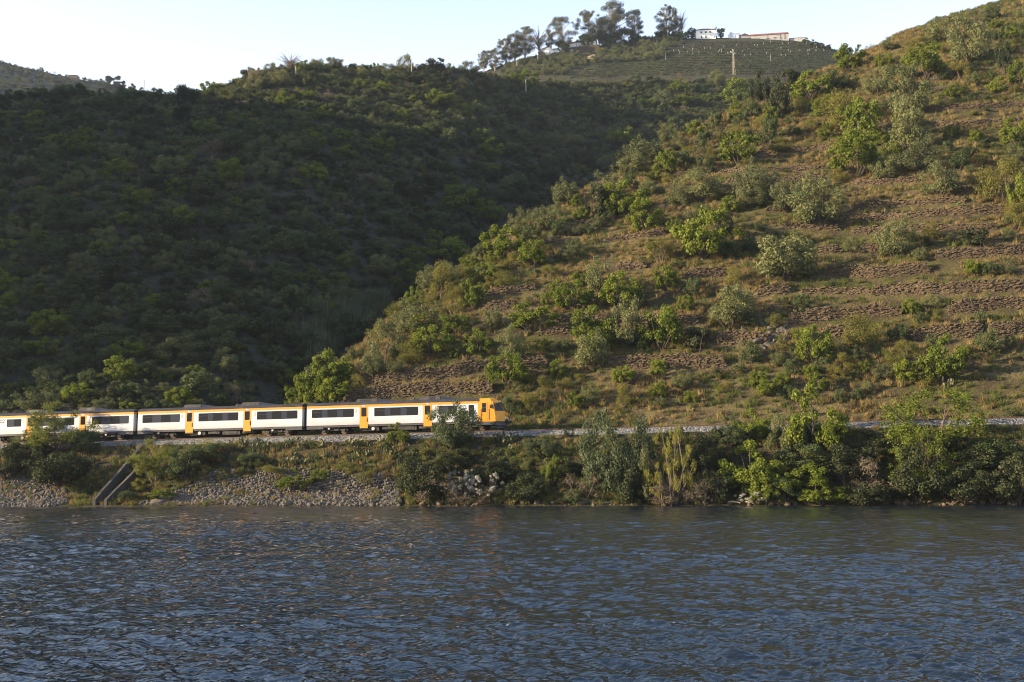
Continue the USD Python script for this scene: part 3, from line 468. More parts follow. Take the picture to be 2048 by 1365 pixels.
# ------------------------------------------------------------------ dry-stone walls, rubble, concrete
def stone_box(c, sx, sy, sz, tx, ty, r):   # one rough stone: length along t, depth along n
    b = np.array([[x, y, z] for x in (-1, 1) for y in (-1, 1) for z in (-1, 1)], float) * 0.5; b += r.normal(0, 0.10, b.shape)
    return c + b[:, :1] * sx * np.array([*tx, 0]) + b[:, 1:2] * sy * np.array([*ty, 0]) + b[:, 2:] * sz * np.array([0, 0, 1.0])
BOXF = np.array([[0, 1, 3], [0, 3, 2], [4, 6, 7], [4, 7, 5], [0, 4, 5], [0, 5, 1], [2, 3, 7], [2, 7, 6], [0, 2, 6], [0, 6, 4], [1, 5, 7], [1, 7, 3]])
def wall_label(k, pts):
    u = np.mean([p[0] for p in pts]); v = np.mean([p[1] for p in pts])
    row = 'bottom' if v > 700 else 'low' if v > 600 else 'middle' if v > 480 else 'upper' if v > 330 else 'top'
    return row, u
rows = [wall_label(k, w[0]) for k, w in enumerate(WALLS)]; ORD = ['first', 'second', 'third', 'fourth', 'fifth', 'sixth', 'seventh', 'eighth', 'ninth', 'tenth', 'eleventh', 'twelfth', 'thirteenth', 'fourteenth', 'fifteenth', 'sixteenth', 'seventeenth', 'eighteenth', 'nineteenth', 'twentieth'] + [f'{k}th' for k in range(21, 400)]
for k, (line, base, nb, hh) in enumerate(wall_lines):
    r = np.random.default_rng(900 + k); V = []; tg = np.stack([nb[:, 1], -nb[:, 0]], -1); z = -0.45
    while z < hh.max() + 0.1:
        ch = r.uniform(0.11, 0.20); q = r.uniform(0, 0.3); end = (len(line) - 1) * 0.3
        while q < end:
            ln = r.uniform(0.16, 0.46); i = min(int((q + ln / 2) / 0.3), len(line) - 1); top = hh[i] + r.normal(0, 0.12)
            if z < top:
                p = line[min(int(q / 0.3), len(line) - 1)] + tg[i] * (q % 0.3 + ln / 2); p = p - nb[i] * (r.uniform(0.0, 0.26) - 0.08 * max(z, 0))
                V.append(stone_box(np.array([*p, base[i] + z + ch / 2]), ln * 0.97, 0.42, ch * r.uniform(0.85, 1.0), tg[i], nb[i], r))
            q += ln
        z += ch
    row, u = rows[k]; same = sorted([j for j, x in enumerate(rows) if x[0] == row], key=lambda j: rows[j][1]); n = same.index(k)
    lab = f'{"brown" if row != "top" else "dark"} dry-stone terrace wall, {ORD[n]} from the left of the {row} terrace walls on the slope'
    w = xf('dry_stone_wall', label=lab, category='stone wall', group='terrace walls on the sunlit slope')
    if V: mesh('stones', (np.vstack(V), np.vstack([BOXF + 8 * j for j in range(len(V))])), 'schist', str(w.GetPath()), kind='stuff')
def rock(seed, flat=0.65):
    t = trimesh.creation.icosphere(1); r = np.random.default_rng(seed); t.vertices *= (1 + r.normal(0, 0.20, (len(t.vertices), 1))); t = trimesh.convex.convex_hull(t.vertices * [1, r.uniform(.6, .9), flat * r.uniform(.7, 1.1)]); return t
ROCKS = [rock(k) for k in range(8)]
def merged(protos, pts, scl, seed, tilt=0.6):
    r = np.random.default_rng(seed); V, Fc, n = [], [], 0
    for p, sc in zip(pts, scl):
        g = protos[r.integers(len(protos))]; M = trimesh.transformations.euler_matrix(r.normal(0, tilt), r.normal(0, tilt), r.uniform(0, 6.28))[:3, :3]
        V.append(g.vertices @ M.T * sc + p); Fc.append(g.faces + n); n += len(g.vertices)
    return np.vstack(V), np.vstack(Fc)
def stones_in(poly, n, seed, smin, smax, lift=0.0):
    r = np.random.default_rng(seed); poly = shapely.Polygon(poly); x0, y0, x1, y1 = poly.bounds; P = []
    while len(P) < n:
        q = np.stack([r.uniform(x0, x1, 4000), r.uniform(y0, y1, 4000)], -1); q = q[shapely.contains_xy(poly, q[:, 0], q[:, 1])]; P += q.tolist()
    P = np.array(P[:n]); h = hit(P[:, 0], P[:, 1], [GB]); h = h[~np.isnan(h[:, 0])]; sc = smin + (smax - smin) * r.random(len(h)) ** 2.2
    h[:, 2] += lift + sc * 0.12; return h, sc
# stones of the rubble bank; nearer the water they are larger
for poly, n, seed, lab in (([(275, 1010), (330, 985), (430, 945), (520, 938), (620, 938), (760, 950), (800, 975), (800, 1013)], 9000, 51, 'grey rubble stones on the bank between the concrete chute and the low end wall'),
                           ([(-30, 950), (60, 952), (130, 975), (135, 1008), (100, 1016), (-30, 1017)], 3200, 52, 'grey rubble stones on the bank at the left edge')):
    h1, s1 = stones_in(poly, n, seed, 0.05, 0.22); nz = meshkit.fbm(h1 / 1.3, 3, seed); keep = (nz > 0.40) | (h1[:, 2] < 1.2); h1, s1 = h1[keep], (s1 * (0.55 + 1.1 * nz))[keep]; low = [(u, max(v, 985)) for u, v in poly]; h2, s2 = stones_in(low, int(n * 0.35), seed + 9, 0.10, 0.36)
    mesh('rubble', merged(ROCKS, np.vstack([h1, h2]), np.concatenate([s1, s2]), seed), 'rubble', kind='stuff', label=lab, category='rubble')
h, sc = stones_in([(800, 1004), (1180, 1002), (2060, 1000), (2060, 1011), (800, 1014)], 260, 55, 0.10, 0.45); mesh('rubble', merged(ROCKS, h, sc, 56), 'schist', kind='stuff', label='scattered stones along the waterline below the bushes', category='rubble')
h, sc = stones_in([(1540, 640), (1580, 668), (1600, 700), (1500, 705), (1490, 680)], 60, 57, 0.2, 0.6) if False else (None, None)
q = np.random.default_rng(61); pu, pv = q.normal(1548, 22, 90), q.normal(672, 20, 90); hh_ = hit(pu, pv + (pu - 1548) * -0.25, [G1]); hh_ = hh_[~np.isnan(hh_[:, 0])]
mesh('rubble', merged(ROCKS, hh_, q.uniform(0.15, 0.55, len(hh_)), 62, 0.4), 'rubble', kind='stuff', label='collapsed wall stones spilled down the middle of the sunlit slope', category='rubble')
for nm, u, v, sc, lab in (('boulder', 1170, 1006, 0.75, 'pale rounded boulder at the waterline left of the drooping tree'), ('boulder', 1214, 1007, 0.45, 'small grey boulder at the waterline under the drooping tree'), ('boulder', 322, 1008, 0.9, 'long flat grey rock at the waterline right of the chute')):
    p = hit(u, v, [GB])[0]; g = ROCKS[int(sc * 10) % 8].copy(); g.vertices = g.vertices * sc * [1.3, 1, 0.8] + p; mesh(nm, g, 'rubble', label=lab, category='boulder')
# drainage chute: two concrete side walls and a floor, down the bank to the water
def slope_beam(a, b, wid, height, off=0.0):   # beam along a line from a to b (top edge), square-cut
    d = (b - a) / np.linalg.norm(b - a); sd = np.cross(d, [0, 0, 1]); sd /= np.linalg.norm(sd); pts = []
    for p in (a, b):
        for s_ in (-wid / 2, wid / 2):
            for z in (0, -height): pts.append(p + sd * (s_ + off) + [0, 0, z])
    return hull(pts)
ch = xf('drainage_chute', label='concrete drainage chute with two sloping side walls running down to the river', category='drainage chute')
top, bot = hit(281, 905, [GB])[0], hit(190, 1012, [GB])[0]; top2, bot2 = hit(301, 918, [GB])[0], hit(213, 1012, [GB])[0]
for a, b in ((top, bot), (top2, bot2)):
    a, b = a + [0, 0, 0.55], b + [0, 0, 0.75]; d = (b - a) / np.linalg.norm(b - a); b = b + d * 0.3; n = 14; sd = np.cross(d, [0, 0, 1]); sd /= np.linalg.norm(sd); V = []
    r = np.random.default_rng(8)
    for k in range(n + 1):
        p = a + (b - a) * k / n
        for s_, z in ((-0.16, 0), (0.16, 0), (0.18, -1.8), (-0.18, -1.8)): V.append(p + sd * s_ + [0, 0, z] + r.normal(0, 0.025, 3))
    V = np.array(V); f = []
    for k in range(n):
        for j in range(4): f.append([4 * k + j, 4 * k + (j + 1) % 4, 4 * k + 4 + (j + 1) % 4, 4 * k + 4 + j])
    f += [[3, 2, 1, 0], [4 * n, 4 * n + 1, 4 * n + 2, 4 * n + 3]]; mesh('side_wall', (V, np.array(f)), 'concrete', str(ch.GetPath()))
mid_a, mid_b = (top + top2) / 2 + [0, 0, -0.75], (bot + bot2) / 2 + [0, 0, -0.5]; mesh('floor_slab', slope_beam(mid_a, mid_b, 1.3, 0.3), 'concrete', str(ch.GetPath()))
a, b = hit(799, 985, [GB])[0] + [0, 0, 0.35], hit(783, 1011, [GB])[0] + [0, 0, 0.25]; mesh('end_wall', slope_beam(a, b, 0.55, 1.4), 'concrete', label='short sloping concrete end wall at the right end of the rubble bank', category='concrete wall')

# ------------------------------------------------------------------ plants: how each kind is made
def leaves(P, N, size, aspect, r):
    n = len(P); N = N / (np.linalg.norm(N, axis=1, keepdims=True) + 1e-9); a = r.normal(size=(n, 3)); T = a - (a * N).sum(1, keepdims=True) * N; T /= np.linalg.norm(T, axis=1, keepdims=True) + 1e-9; B = np.cross(N, T)
    s = size * r.uniform(0.6, 1.3, (n, 1)); V = np.stack([P + T * s * 0.5, P + B * s * aspect * 0.5, P - T * s * 0.5, P - B * s * aspect * 0.5], 1).reshape(-1, 3); f = np.arange(4 * n).reshape(n, 4)
    return V, f
def crown(seed, n, leaf, lobes=16, lr=(0.24, 0.42), zc=0.82, zs=0.80, spread=0.66, zmin=0.02, aspect=0.6, jit=0.7, power=0.45, droop=0.0, taper=0.0, low=0.62, boxy=0.35):
    r = np.random.default_rng(seed); d = r.normal(size=(lobes * 4, 3)); d /= np.linalg.norm(d, axis=1, keepdims=True); d = d[d[:, 2] > -0.75][:lobes]; rad = r.uniform(*lr, lobes)
    C = d * spread * r.uniform(0.6, 1.1, (lobes, 1)); C[:, 2] = low + np.where(C[:, 2] > 0, C[:, 2] / spread * (1.42 - low) * zs / 0.8, C[:, 2] / spread * (low - 0.15)) * 1.0
    C[:, :2] *= (1 + boxy * np.maximum(d[:len(C), 2:3], 0)); C[:, :2] *= (1 - taper * np.clip((C[:, 2] - zc) / zs, -0.5, 1))[:, None]
    k = r.choice(lobes, n, p=rad ** 2 / (rad ** 2).sum()); q = r.normal(size=(n, 3)); q /= np.linalg.norm(q, axis=1, keepdims=True); P = C[k] + q * (rad[k] * r.random(n) ** power)[:, None] * [1, 1, 0.9]
    P[:, 2] -= droop * np.hypot(P[:, 0], P[:, 1]) ** 2; ok = P[:, 2] > zmin; P, q = P[ok], q[ok]
    return leaves(P, q + jit * r.normal(size=q.shape) + [0, 0, 0.25], leaf, aspect, r), C
def trunk(C, seed, r0=0.042, base=(0, 0), n=6, top=None):
    r = np.random.default_rng(seed); out = []
    for c in C[r.permutation(len(C))[:n]]:
        b = np.array([base[0] + r.normal(0, 0.05), base[1] + r.normal(0, 0.05), -0.12]); m_ = (b + c) / 2 + r.normal(0, 0.06, 3); m_[2] = b[2] + (c[2] - b[2]) * 0.55; out.append(tube([b, b * 0.6 + m_ * 0.4, m_, c], [r0, r0 * 0.8, r0 * 0.5, r0 * 0.18], 5))
    return cat(out)
def plant(name, seed, leafm, barkm='bark', crown_kw=None, trunk_kw=None, crownname='crown'):
    P = klass(name); (g, C) = crown(seed, **(crown_kw or {})); usdkit.mesh(stage, f'{P}/{crownname}', g, LK + leafm); usdkit.mesh(stage, f'{P}/trunk', trunk(C, seed, **(trunk_kw or {})), LK + barkm); return P
KIND = {}
def kinds(key, n, *a, **k): KIND[key] = [plant(f'{key}_{i}', 100 * len(KIND) + 7 * i + 3, *a, **k) for i in range(n)]
kinds('olive', 4, 'leaf_olive', 'bark', dict(n=4800, leaf=0.10, lobes=30, lr=(0.18, 0.32), aspect=0.35, spread=0.74, low=0.55))
kinds('almond', 4, 'leaf_almond', 'bark', dict(n=4600, leaf=0.088, lobes=40, lr=(0.12, 0.26), aspect=0.75, spread=0.78, power=0.4, low=0.55))
kinds('broom', 3, 'leaf_broom', 'twig', dict(n=3600, leaf=0.11, lobes=18, lr=(0.22, 0.38), aspect=0.22, jit=0.9))
kinds('oak', 3, 'leaf_dark', 'bark', dict(n=3600, leaf=0.10, lobes=18, lr=(0.22, 0.38), aspect=0.7))
kinds('shrub', 4, 'leaf_mid', 'bark', dict(n=3800, leaf=0.095, lobes=28, lr=(0.16, 0.32), aspect=0.6, spread=0.74, low=0.5))
kinds('tallshrub', 3, 'leaf_dark', 'bark', dict(n=3400, leaf=0.085, lobes=22, lr=(0.14, 0.28), zc=0.9, zs=0.9, taper=0.5, aspect=0.6))
kinds('dry', 3, 'leaf_dry', 'twig', dict(n=1500, leaf=0.16, lobes=12, lr=(0.25, 0.42), aspect=0.14, jit=1.2, power=0.8))
kinds('yellow', 2, 'leaf_yellow', 'twig', dict(n=4200, leaf=0.085, lobes=26, lr=(0.16, 0.30), aspect=0.25, jit=0.9))
# larger river-bank trees, finer leaves
kinds('bankolive', 3, 'leaf_bank', 'bark', dict(n=14000, leaf=0.058, lobes=52, lr=(0.12, 0.24), aspect=0.5, spread=0.78, droop=0.10, low=0.5), dict(r0=0.04, n=9))
kinds('dense', 2, 'leaf_bank', 'bark', dict(n=15000, leaf=0.058, lobes=70, lr=(0.13, 0.24), aspect=0.55, spread=0.74, low=0.6, droop=0.12, boxy=1.1), dict(r0=0.04, n=9))
kinds('feathery', 2, 'leaf_feathery', 'twig', dict(n=12000, leaf=0.075, lobes=60, lr=(0.10, 0.22), aspect=0.2, spread=0.8, low=0.6, jit=1.0, power=0.6), dict(r0=0.025, n=12))
kinds('bankgreen', 3, 'leaf_almond', 'bark', dict(n=8000, leaf=0.072, lobes=38, lr=(0.12, 0.27), aspect=0.7, spread=0.78, droop=0.08), dict(r0=0.05, n=9))
kinds('bankdark', 3, 'leaf_dark', 'bark', dict(n=7000, leaf=0.075, lobes=32, lr=(0.16, 0.32), aspect=0.6, spread=0.74), dict(r0=0.05, n=9))
kinds('bankmid', 3, 'leaf_mid', 'bark', dict(n=7000, leaf=0.072, lobes=34, lr=(0.14, 0.30), aspect=0.55, spread=0.76), dict(r0=0.05, n=9))
kinds('airy', 2, 'leaf_almond', 'twig', dict(n=8500, leaf=0.040, lobes=90, lr=(0.08, 0.20), aspect=0.7, spread=0.82, power=0.8, low=0.5), dict(r0=0.02, n=16))
kinds('willow', 2, 'leaf_yellow', 'twig', dict(n=5200, leaf=0.075, lobes=44, lr=(0.07, 0.18), aspect=0.18, zc=0.95, zs=0.85, spread=0.75, jit=1.0, power=0.8, taper=0.35), dict(r0=0.035, n=16))
kinds('whitebush', 2, 'flower_white', 'twig', dict(n=3800, leaf=0.06, lobes=40, lr=(0.06, 0.16), aspect=0.6, spread=0.8, power=0.8), dict(r0=0.015, n=14))
def upright(name, seed, leafm, barkm, n, clumps, wid=0.22, leaf=0.021, lo=0.34, cr=(0.035, 0.09), aspect=0.4, per=1.0, nleaf=14000):   # tall tree with a bare trunk; height 1
    r = np.random.default_rng(seed); P = klass(name); hs = np.sort(r.uniform(lo, 0.95, clumps)); C = []
    for h_ in hs:
        w = wid * (0.35 + 1.0 * math.sin(math.pi * min(1, max(0, (h_ - lo) / (1.02 - lo))) ** 0.8)); a = r.uniform(0, 6.28); q = w * math.sqrt(r.random()); C.append((q * math.cos(a), q * math.sin(a), h_))
    C = np.array(C); rad = r.uniform(*cr, clumps); k = r.choice(clumps, nleaf, p=rad ** 2 / (rad ** 2).sum()); q = r.normal(size=(nleaf, 3)); q /= np.linalg.norm(q, axis=1, keepdims=True)
    pts = C[k] + q * (rad[k] * r.random(nleaf) ** 0.5)[:, None] * [1, 1, 0.85]; usdkit.mesh(stage, f'{P}/crown', leaves(pts, q + 0.8 * r.normal(size=q.shape), leaf, aspect, r), LK + leafm)
    ln = np.array([0.02 * r.normal(), 0.02 * r.normal()]); out = [tube([(0, 0, -0.05), (ln[0] * 0.5, ln[1] * 0.5, 0.4), (ln[0], ln[1], 0.9)], [0.022, 0.015, 0.003], 6)]
    for c in C: out.append(tube([(ln[0] * c[2] * 0.5, ln[1] * c[2] * 0.5, c[2] - 0.16), (c[0] * 0.5, c[1] * 0.5, c[2] - 0.07), c], [0.007, 0.005, 0.002], 4))
    usdkit.mesh(stage, f'{P}/trunk', cat(out), LK + barkm); return P
KIND['eucalyptus'] = [upright(f'eucalyptus_{i}', 3000 + i, 'leaf_eucalyptus', 'bark_pale', 1, 56 + 6 * i, 0.20 + 0.03 * (i % 3), lo=0.20) for i in range(4)]
KIND['pine'] = [upright(f'pine_{i}', 3100 + i, 'leaf_dark', 'bark', 1, 22, 0.20, 0.035, 0.2, (0.07, 0.12), 0.3) for i in range(2)]
def bare(name, seed, n=90):
    r = np.random.default_rng(seed); P = klass(name); out = []
    for k in range(n):
        a = r.uniform(0, 6.28); z0 = r.uniform(0.15, 0.6); q = r.uniform(0.15, 0.42); e = np.array([q * math.cos(a), q * math.sin(a), min(1, z0 + r.uniform(0.2, 0.5))]); out.append(tube([(0, 0, z0), e * [0.5, 0.5, 0] + [0, 0, z0 + (e[2] - z0) * 0.6], e], [0.008, 0.005, 0.002], 3))
    out.append(tube([(0, 0, -0.05), (0, 0, 0.65)], [0.02, 0.008], 5)); usdkit.mesh(stage, f'{P}/branches', cat(out), LK + 'twig'); return P
KIND['bare'] = [bare('bare_tree', 3200)]
def blades(n, h, w, spread, lean, seed, segs=1):
    r = np.random.default_rng(seed); a = r.uniform(0, 6.28, n); q = spread * np.sqrt(r.random(n)); b = np.stack([q * np.cos(a), q * np.sin(a), np.full(n, -0.06)], -1); hh = h * r.uniform(0.5, 1.15, n); l = lean * hh * r.uniform(0.1, 1, n); a2 = a + r.normal(0, 0.8, n)
    t = b + np.stack([l * np.cos(a2), l * np.sin(a2), hh], -1); s_ = np.stack([-np.sin(a2 + r.normal(0, .7, n)), np.cos(a2), np.zeros(n)], -1) * w; mm = (b + t) / 2 + np.stack([np.zeros(n), np.zeros(n), 0.08 * hh], -1)
    V = np.stack([b - s_ * 0.7, b + s_ * 0.7, mm + s_ * 0.5, t, mm - s_ * 0.5], 1).reshape(-1, 3); i = np.arange(n)[:, None] * 5
    return V, np.vstack([i + [0, 1, 2], i + [0, 2, 4], i + [4, 2, 3]])
TUFTS = [(blades(46, 0.62, 0.028, 0.30, 0.55, k), 'grass_dry' if k < 3 else 'grass_green') for k in range(5)]
def small(seed, n, leaf, aspect, jit=0.9): return crown(seed, n, leaf, lobes=9, lr=(0.28, 0.5), aspect=aspect, jit=jit, power=0.7)[0]
SMALL = [(small(401, 700, 0.20, 0.12, 1.2), 'leaf_dry'), (small(402, 700, 0.20, 0.14, 1.2), 'leaf_heath'), (small(403, 650, 0.19, 0.4), 'leaf_broom'), (small(404, 650, 0.18, 0.6), 'leaf_mid'), (small(405, 650, 0.18, 0.4), 'leaf_olive'), (small(406, 650, 0.18, 0.6), 'leaf_dark')]
def put(kind, name, u, v, w, h, grids, label, category, group=None, seed=None, sink=0.05, base=None):
    """a plant that shows w x h pixels large round (u, v), standing on the ground there"""
    h = h * 1.18 if grids is not None and grids[0] is G1 else h; vb = base if base is not None else v + h * 0.40; p = None
    for k in range(60):
        q = hit(u, vb + k * 2, grids)[0]
        if not np.isnan(q[0]): p = q; break
    if p is None: return None
    sc = (p[1] * math.cos(PITCH) + (p[2] - CAM[2]) * math.sin(PITCH)) / F; r = np.random.default_rng(seed if seed is not None else int(u * 31 + v * 17)); ks = KIND[kind]
    g_ = 1.0 if grids[0] is G1 else 1.08; z = np.array([w * sc / 2 * 1.08 * g_, w * sc / 2 * 1.08 * g_ * r.uniform(0.85, 1.1), h * sc / 1.50])
    return copy_of(ks[r.integers(len(ks))], name, p - [0, 0, sink * h * sc], r.uniform(0, 360), z, label=label, category=category, group=group)

# ------------------------------------------------------------------ trees and shrubs on the sunlit slope: (middle across, middle down, width, height) in the photo
SLOPE = {
 'O': [(1940, 88, 95, 85), (1890, 62, 80, 50), (1755, 162, 72, 60), (1818, 190, 90, 90), (1812, 260, 88, 90), (1770, 338, 62, 48), (1838, 318, 85, 62), (1884, 364, 85, 68), (1290, 302, 85, 52), (1400, 376, 110, 62), (1512, 366, 92, 82), (1576, 396, 72, 62), (1641, 412, 115, 90), (1216, 380, 75, 52), (1132, 386, 58, 52), (1400, 428, 62, 42), (1568, 515, 128, 95), (1090, 442, 62, 48), (1040, 450, 62, 44), (1203, 556, 84, 74), (1460, 612, 98, 90), (1250, 652, 84, 84), (1182, 705, 76, 74), (1025, 690, 62, 62), (770, 692, 92, 74), (832, 642, 92, 62), (790, 742, 44, 32), (1792, 482, 84, 70), (870, 560, 74, 50), (900, 545, 55, 42), (1340, 268, 46, 34), (1270, 330, 70, 40), (640, 740, 80, 80), (1505, 395, 60, 45), (1360, 395, 60, 45), (985, 640, 50, 40)],
 'A': [(1847, 130, 90, 60), (1702, 118, 66, 46), (2040, 148, 52, 44), (1722, 248, 86, 96), (1712, 316, 118, 74), (2034, 268, 56, 52), (2044, 398, 50, 80), (1478, 300, 92, 56), (1625, 176, 76, 48), (1252, 404, 95, 64), (1292, 437, 76, 58), (1406, 476, 116, 90), (1062, 512, 60, 48), (1005, 486, 95, 52), (946, 592, 58, 52), (1242, 590, 80, 64), (1146, 598, 80, 52), (1333, 562, 52, 46), (1066, 640, 95, 48), (1190, 662, 95, 74), (1322, 662, 84, 80), (1014, 746, 80, 62), (908, 652, 64, 42), (956, 690, 60, 46), (862, 690, 86, 54), (664, 748, 86, 72), (622, 776, 66, 78), (668, 788, 66, 48), (1246, 755, 46, 32), (1315, 738, 40, 36), (1632, 700, 70, 68), (1887, 726, 90, 78), (595, 790, 50, 40), (965, 548, 62, 38), (1195, 690, 60, 50), (1650, 215, 60, 40), (840, 655, 60, 40), (1100, 600, 40, 30), (1160, 560, 36, 28)],
 'B': [(1690, 222, 105, 84), (1997, 360, 95, 86), (1322, 505, 72, 48), (882, 572, 76, 62), (1722, 668, 80, 68), (2034, 432, 48, 62), (822, 712, 64, 48), (1862, 465, 40, 36), (1010, 560, 50, 34), (1560, 295, 50, 30), (1660, 210, 60, 50), (930, 560, 50, 36), (800, 625, 60, 40), (1690, 730, 50, 32), (1790, 720, 50, 30)],
 'D': [(1560, 196, 56, 86), (1522, 176, 48, 66), (2010, 116, 38, 84), (1578, 166, 54, 44), (1192, 408, 56, 64), (1396, 682, 66, 46), (1445, 455, 50, 36), (1955, 480, 60, 40), (1240, 330, 50, 36)],
}
NM = {'O': ('olive_tree', 'olive', 'olive tree', 'silvery olive tree'), 'A': ('almond_tree', 'almond', 'almond tree', 'bright green almond tree'), 'B': ('broom_bush', 'broom', 'bush', 'yellowish broom bush'), 'D': ('oak_shrub', 'oak', 'shrub', 'dark green oak shrub')}
def band(v): return 'near the top' if v < 190 else 'in the upper part' if v < 350 else 'halfway up' if v < 500 else 'in the lower part' if v < 650 else 'near the foot'
ATP = []
for key, items in SLOPE.items():
    name, kind, cat_, look = NM[key]; bands = {}
    for it in items: bands.setdefault(band(it[1]), []).append(it)
    for it in items:
        b = sorted(bands[band(it[1])]); n = b.index(it); big = max(x[2] * x[3] for x in b) == it[2] * it[3]
        lab = f'{look} {band(it[1])} of the sunlit slope, {ORD[n]} from the left' if len(b) > 1 else f'{look}, the only one {band(it[1])} of the sunlit slope'
        kk = 'tallshrub' if key == 'D' and it[3] > it[2] * 1.15 else kind
        put(kk, name, *it, [G1], lab, cat_, f'{cat_}s on the sunlit slope'); ATP.append(it)
# smaller bushes filling the left edge of the slope and the gaps
r = np.random.default_rng(66); FILL = []
for _ in range(6000):
    u = r.uniform(575, 2048); vs_ = np.interp(u, [575, 700, 800, 900, 960, 1100, 1250, 1400, 1500, 1600, 1700, 1800, 1900, 2000], [800, 700, 610, 540, 490, 410, 330, 245, 190, 152, 108, 58, 24, 0]); edge = u < 1560 and r.random() < 0.68; v = vs_ + (r.uniform(8, 95) if edge else r.uniform(20, 700)); w = r.uniform(26, 58) if edge else r.uniform(24, 50)
    if v > np.interp(u, [575, 2048], [835, 790]) or (not edge and any(min(p_[0] for p_ in w_) - 15 < u < max(p_[0] for p_ in w_) + 15 and abs(v + 8 - np.interp(u, [p_[0] for p_ in w_], [p_[1] for p_ in w_])) < 24 for w_, _ in WALLS)): continue
    if all((abs(u - a) / (0.5 * (w + c)) + abs(v - b) / (0.42 * (w + d))) > (0.95 if edge else 1.1) for a, b, c, d, *_ in ATP + FILL): FILL.append((u, v, w, w * r.uniform(0.65, 0.9), edge))
    if len(FILL) > 185: break
for n, (u, v, w, h, edge) in enumerate(FILL):
    kd = str(r.choice(['shrub', 'almond', 'broom', 'olive', 'dry'], p=[.30, .24, .20, .20, .06])); look = {'shrub': 'mid green', 'almond': 'bright green', 'broom': 'yellowish green', 'olive': 'grey-green', 'dry': 'dry brown'}[kd]; wh = 'on the left edge of the sunlit slope' if edge else band(v) + ' of the sunlit slope'
    put(kd, 'small_bush', u, v, w, h, [G1], f'small {look} bush {wh}', 'bush', f'small {look} bushes {wh}', seed=n + 700)
# tussocks and low scrub between them
def scatter_on(grid, n, seed, xr, yr, ok, keep=None):
    r = np.random.default_rng(seed); x, y = r.uniform(*xr, n), r.uniform(*yr, n); z = grid(x, y); p = np.stack([x, y, z], -1); m_ = ok(p)
    return p[m_], r
vis1 = lambda p: (p[:, 2] > track_z(p[:, 0]) - 0.2) & (p[:, 1] > track_y(p[:, 0]) + 4.2) & (p[:, 1] < np.interp(p[:, 0] / p[:, 1], H1.ac, H1.yc) + 8)
WT = cKDTree(np.vstack([l[0] for l in wall_lines]))
WN = np.vstack([l[2] for l in wall_lines])
def clear_of_walls(p):
    d, i = WT.query(p[:, :2]); f = ((p[:, :2] - WT.data[i]) * WN[i]).sum(1); return (d > 1.2) | ((f > 0.30) & (d > 0.30))
p, r = scatter_on(G1, 100000, 71, (-45, 165), (98, 290), lambda p: vis1(p) & clear_of_walls(p)); gn = meshkit.fbm(p / 14.0, 4, 9); gi = np.where(gn + 0.12 * r.normal(size=len(p)) > 0.53, 3 + r.integers(0, 2, len(p)), r.integers(0, 3, len(p))); den = r.random(len(p)) < np.clip(0.35 + 1.6 * (meshkit.fbm(p / 5.0 + 40, 3, 4) - 0.3), 0.15, 1)
p, gi = p[den], gi[den]; scatter('grass', TUFTS, p, gi, r.uniform(0, 6.28, len(p)), np.stack([r.uniform(0.8, 1.6, len(p))] * 2 + [r.uniform(0.5, 1.5, len(p))], -1), label='dry and green grass tussocks all over the sunlit slope', category='grass', kind='stuff')
p, r = scatter_on(G1, 11500, 73, (-45, 165), (98, 290), lambda p: vis1(p) & clear_of_walls(p)); cn = meshkit.fbm(p / 9.0 + 11, 4, 2); den = cn + 0.06 * r.normal(size=len(p)) > 0.47; p = p[den]; hi = p[:, 2] > 38
ix = np.where(hi, r.choice(6, len(p), p=[.22, .20, .20, .16, .16, .06]), r.choice(6, len(p), p=[.34, .14, .16, .16, .15, .05])); sc = (0.25 + 0.9 * r.random(len(p)) ** 1.8) * np.where(hi, 1.25, 1.0)
scatter('scrub', SMALL, p, ix, r.uniform(0, 6.28, len(p)), np.stack([sc, sc, sc * r.uniform(0.5, 0.9, len(p))], -1), label='low dry scrub and heath between the trees on the sunlit slope', category='scrub', kind='stuff')

# ------------------------------------------------------------------ the shaded hillside
r = np.random.default_rng(81); cand = np.stack([r.uniform(-30, 1480, 9000), r.uniform(125, 830, 9000)], -1); h = hit(cand[:, 0], cand[:, 1]); onh2 = ~np.isnan(h[:, 0]); onh2[onh2] = np.abs(G2(h[onh2, 0], h[onh2, 1]) - h[onh2, 2]) < 0.05
onh2 &= ~((h[:, 2] < 12) & (h[:, 1] < track_y(h[:, 0]) + 7)); cand, h = cand[onh2], h[onh2]; taken = []; chosen = []; cell = {}
for k in range(len(cand)):
    w = (30 + 46 * r.random() ** 1.6) * np.interp(cand[k, 1], [150, 350, 800], [0.62, 0.85, 1.15]) * (1.0 if r.random() < 0.85 else 1.35); c = (int(cand[k, 0] // 60), int(cand[k, 1] // 60)); close = False
    for dx in (-1, 0, 1):
        for dy in (-1, 0, 1):
            for (u2, v2, w2) in cell.get((c[0] + dx, c[1] + dy), ()):
                if abs(u2 - cand[k, 0]) < 0.31 * (w + w2) and abs(v2 - cand[k, 1]) < 0.22 * (w + w2): close = True
    if not close: cell.setdefault(c, []).append((*cand[k], w)); chosen.append((k, w))
HS = {'shrub': ('green_shrub', 'shrub', 'mid green shrub'), 'oak': ('oak_shrub', 'shrub', 'dark oak shrub'), 'olive': ('olive_tree', 'olive tree', 'grey-green olive tree'), 'almond': ('almond_tree', 'almond tree', 'fresh green almond tree'), 'dry': ('dry_bush', 'bush', 'brownish dry bush')}
def area(u, v):
    if v < 215: a = 'along the crest'
    else: a = 'high' if v < 310 else 'above the middle' if v < 420 else 'below the middle' if v < 540 else 'low' if v < 680 else 'near the foot'
    b = 'far left' if u < 180 else 'left' if u < 400 else 'centre' if u < 650 else 'right' if u < 950 else 'far right'
    return f'{a} of the shaded hillside, {b}'
cnt = {}
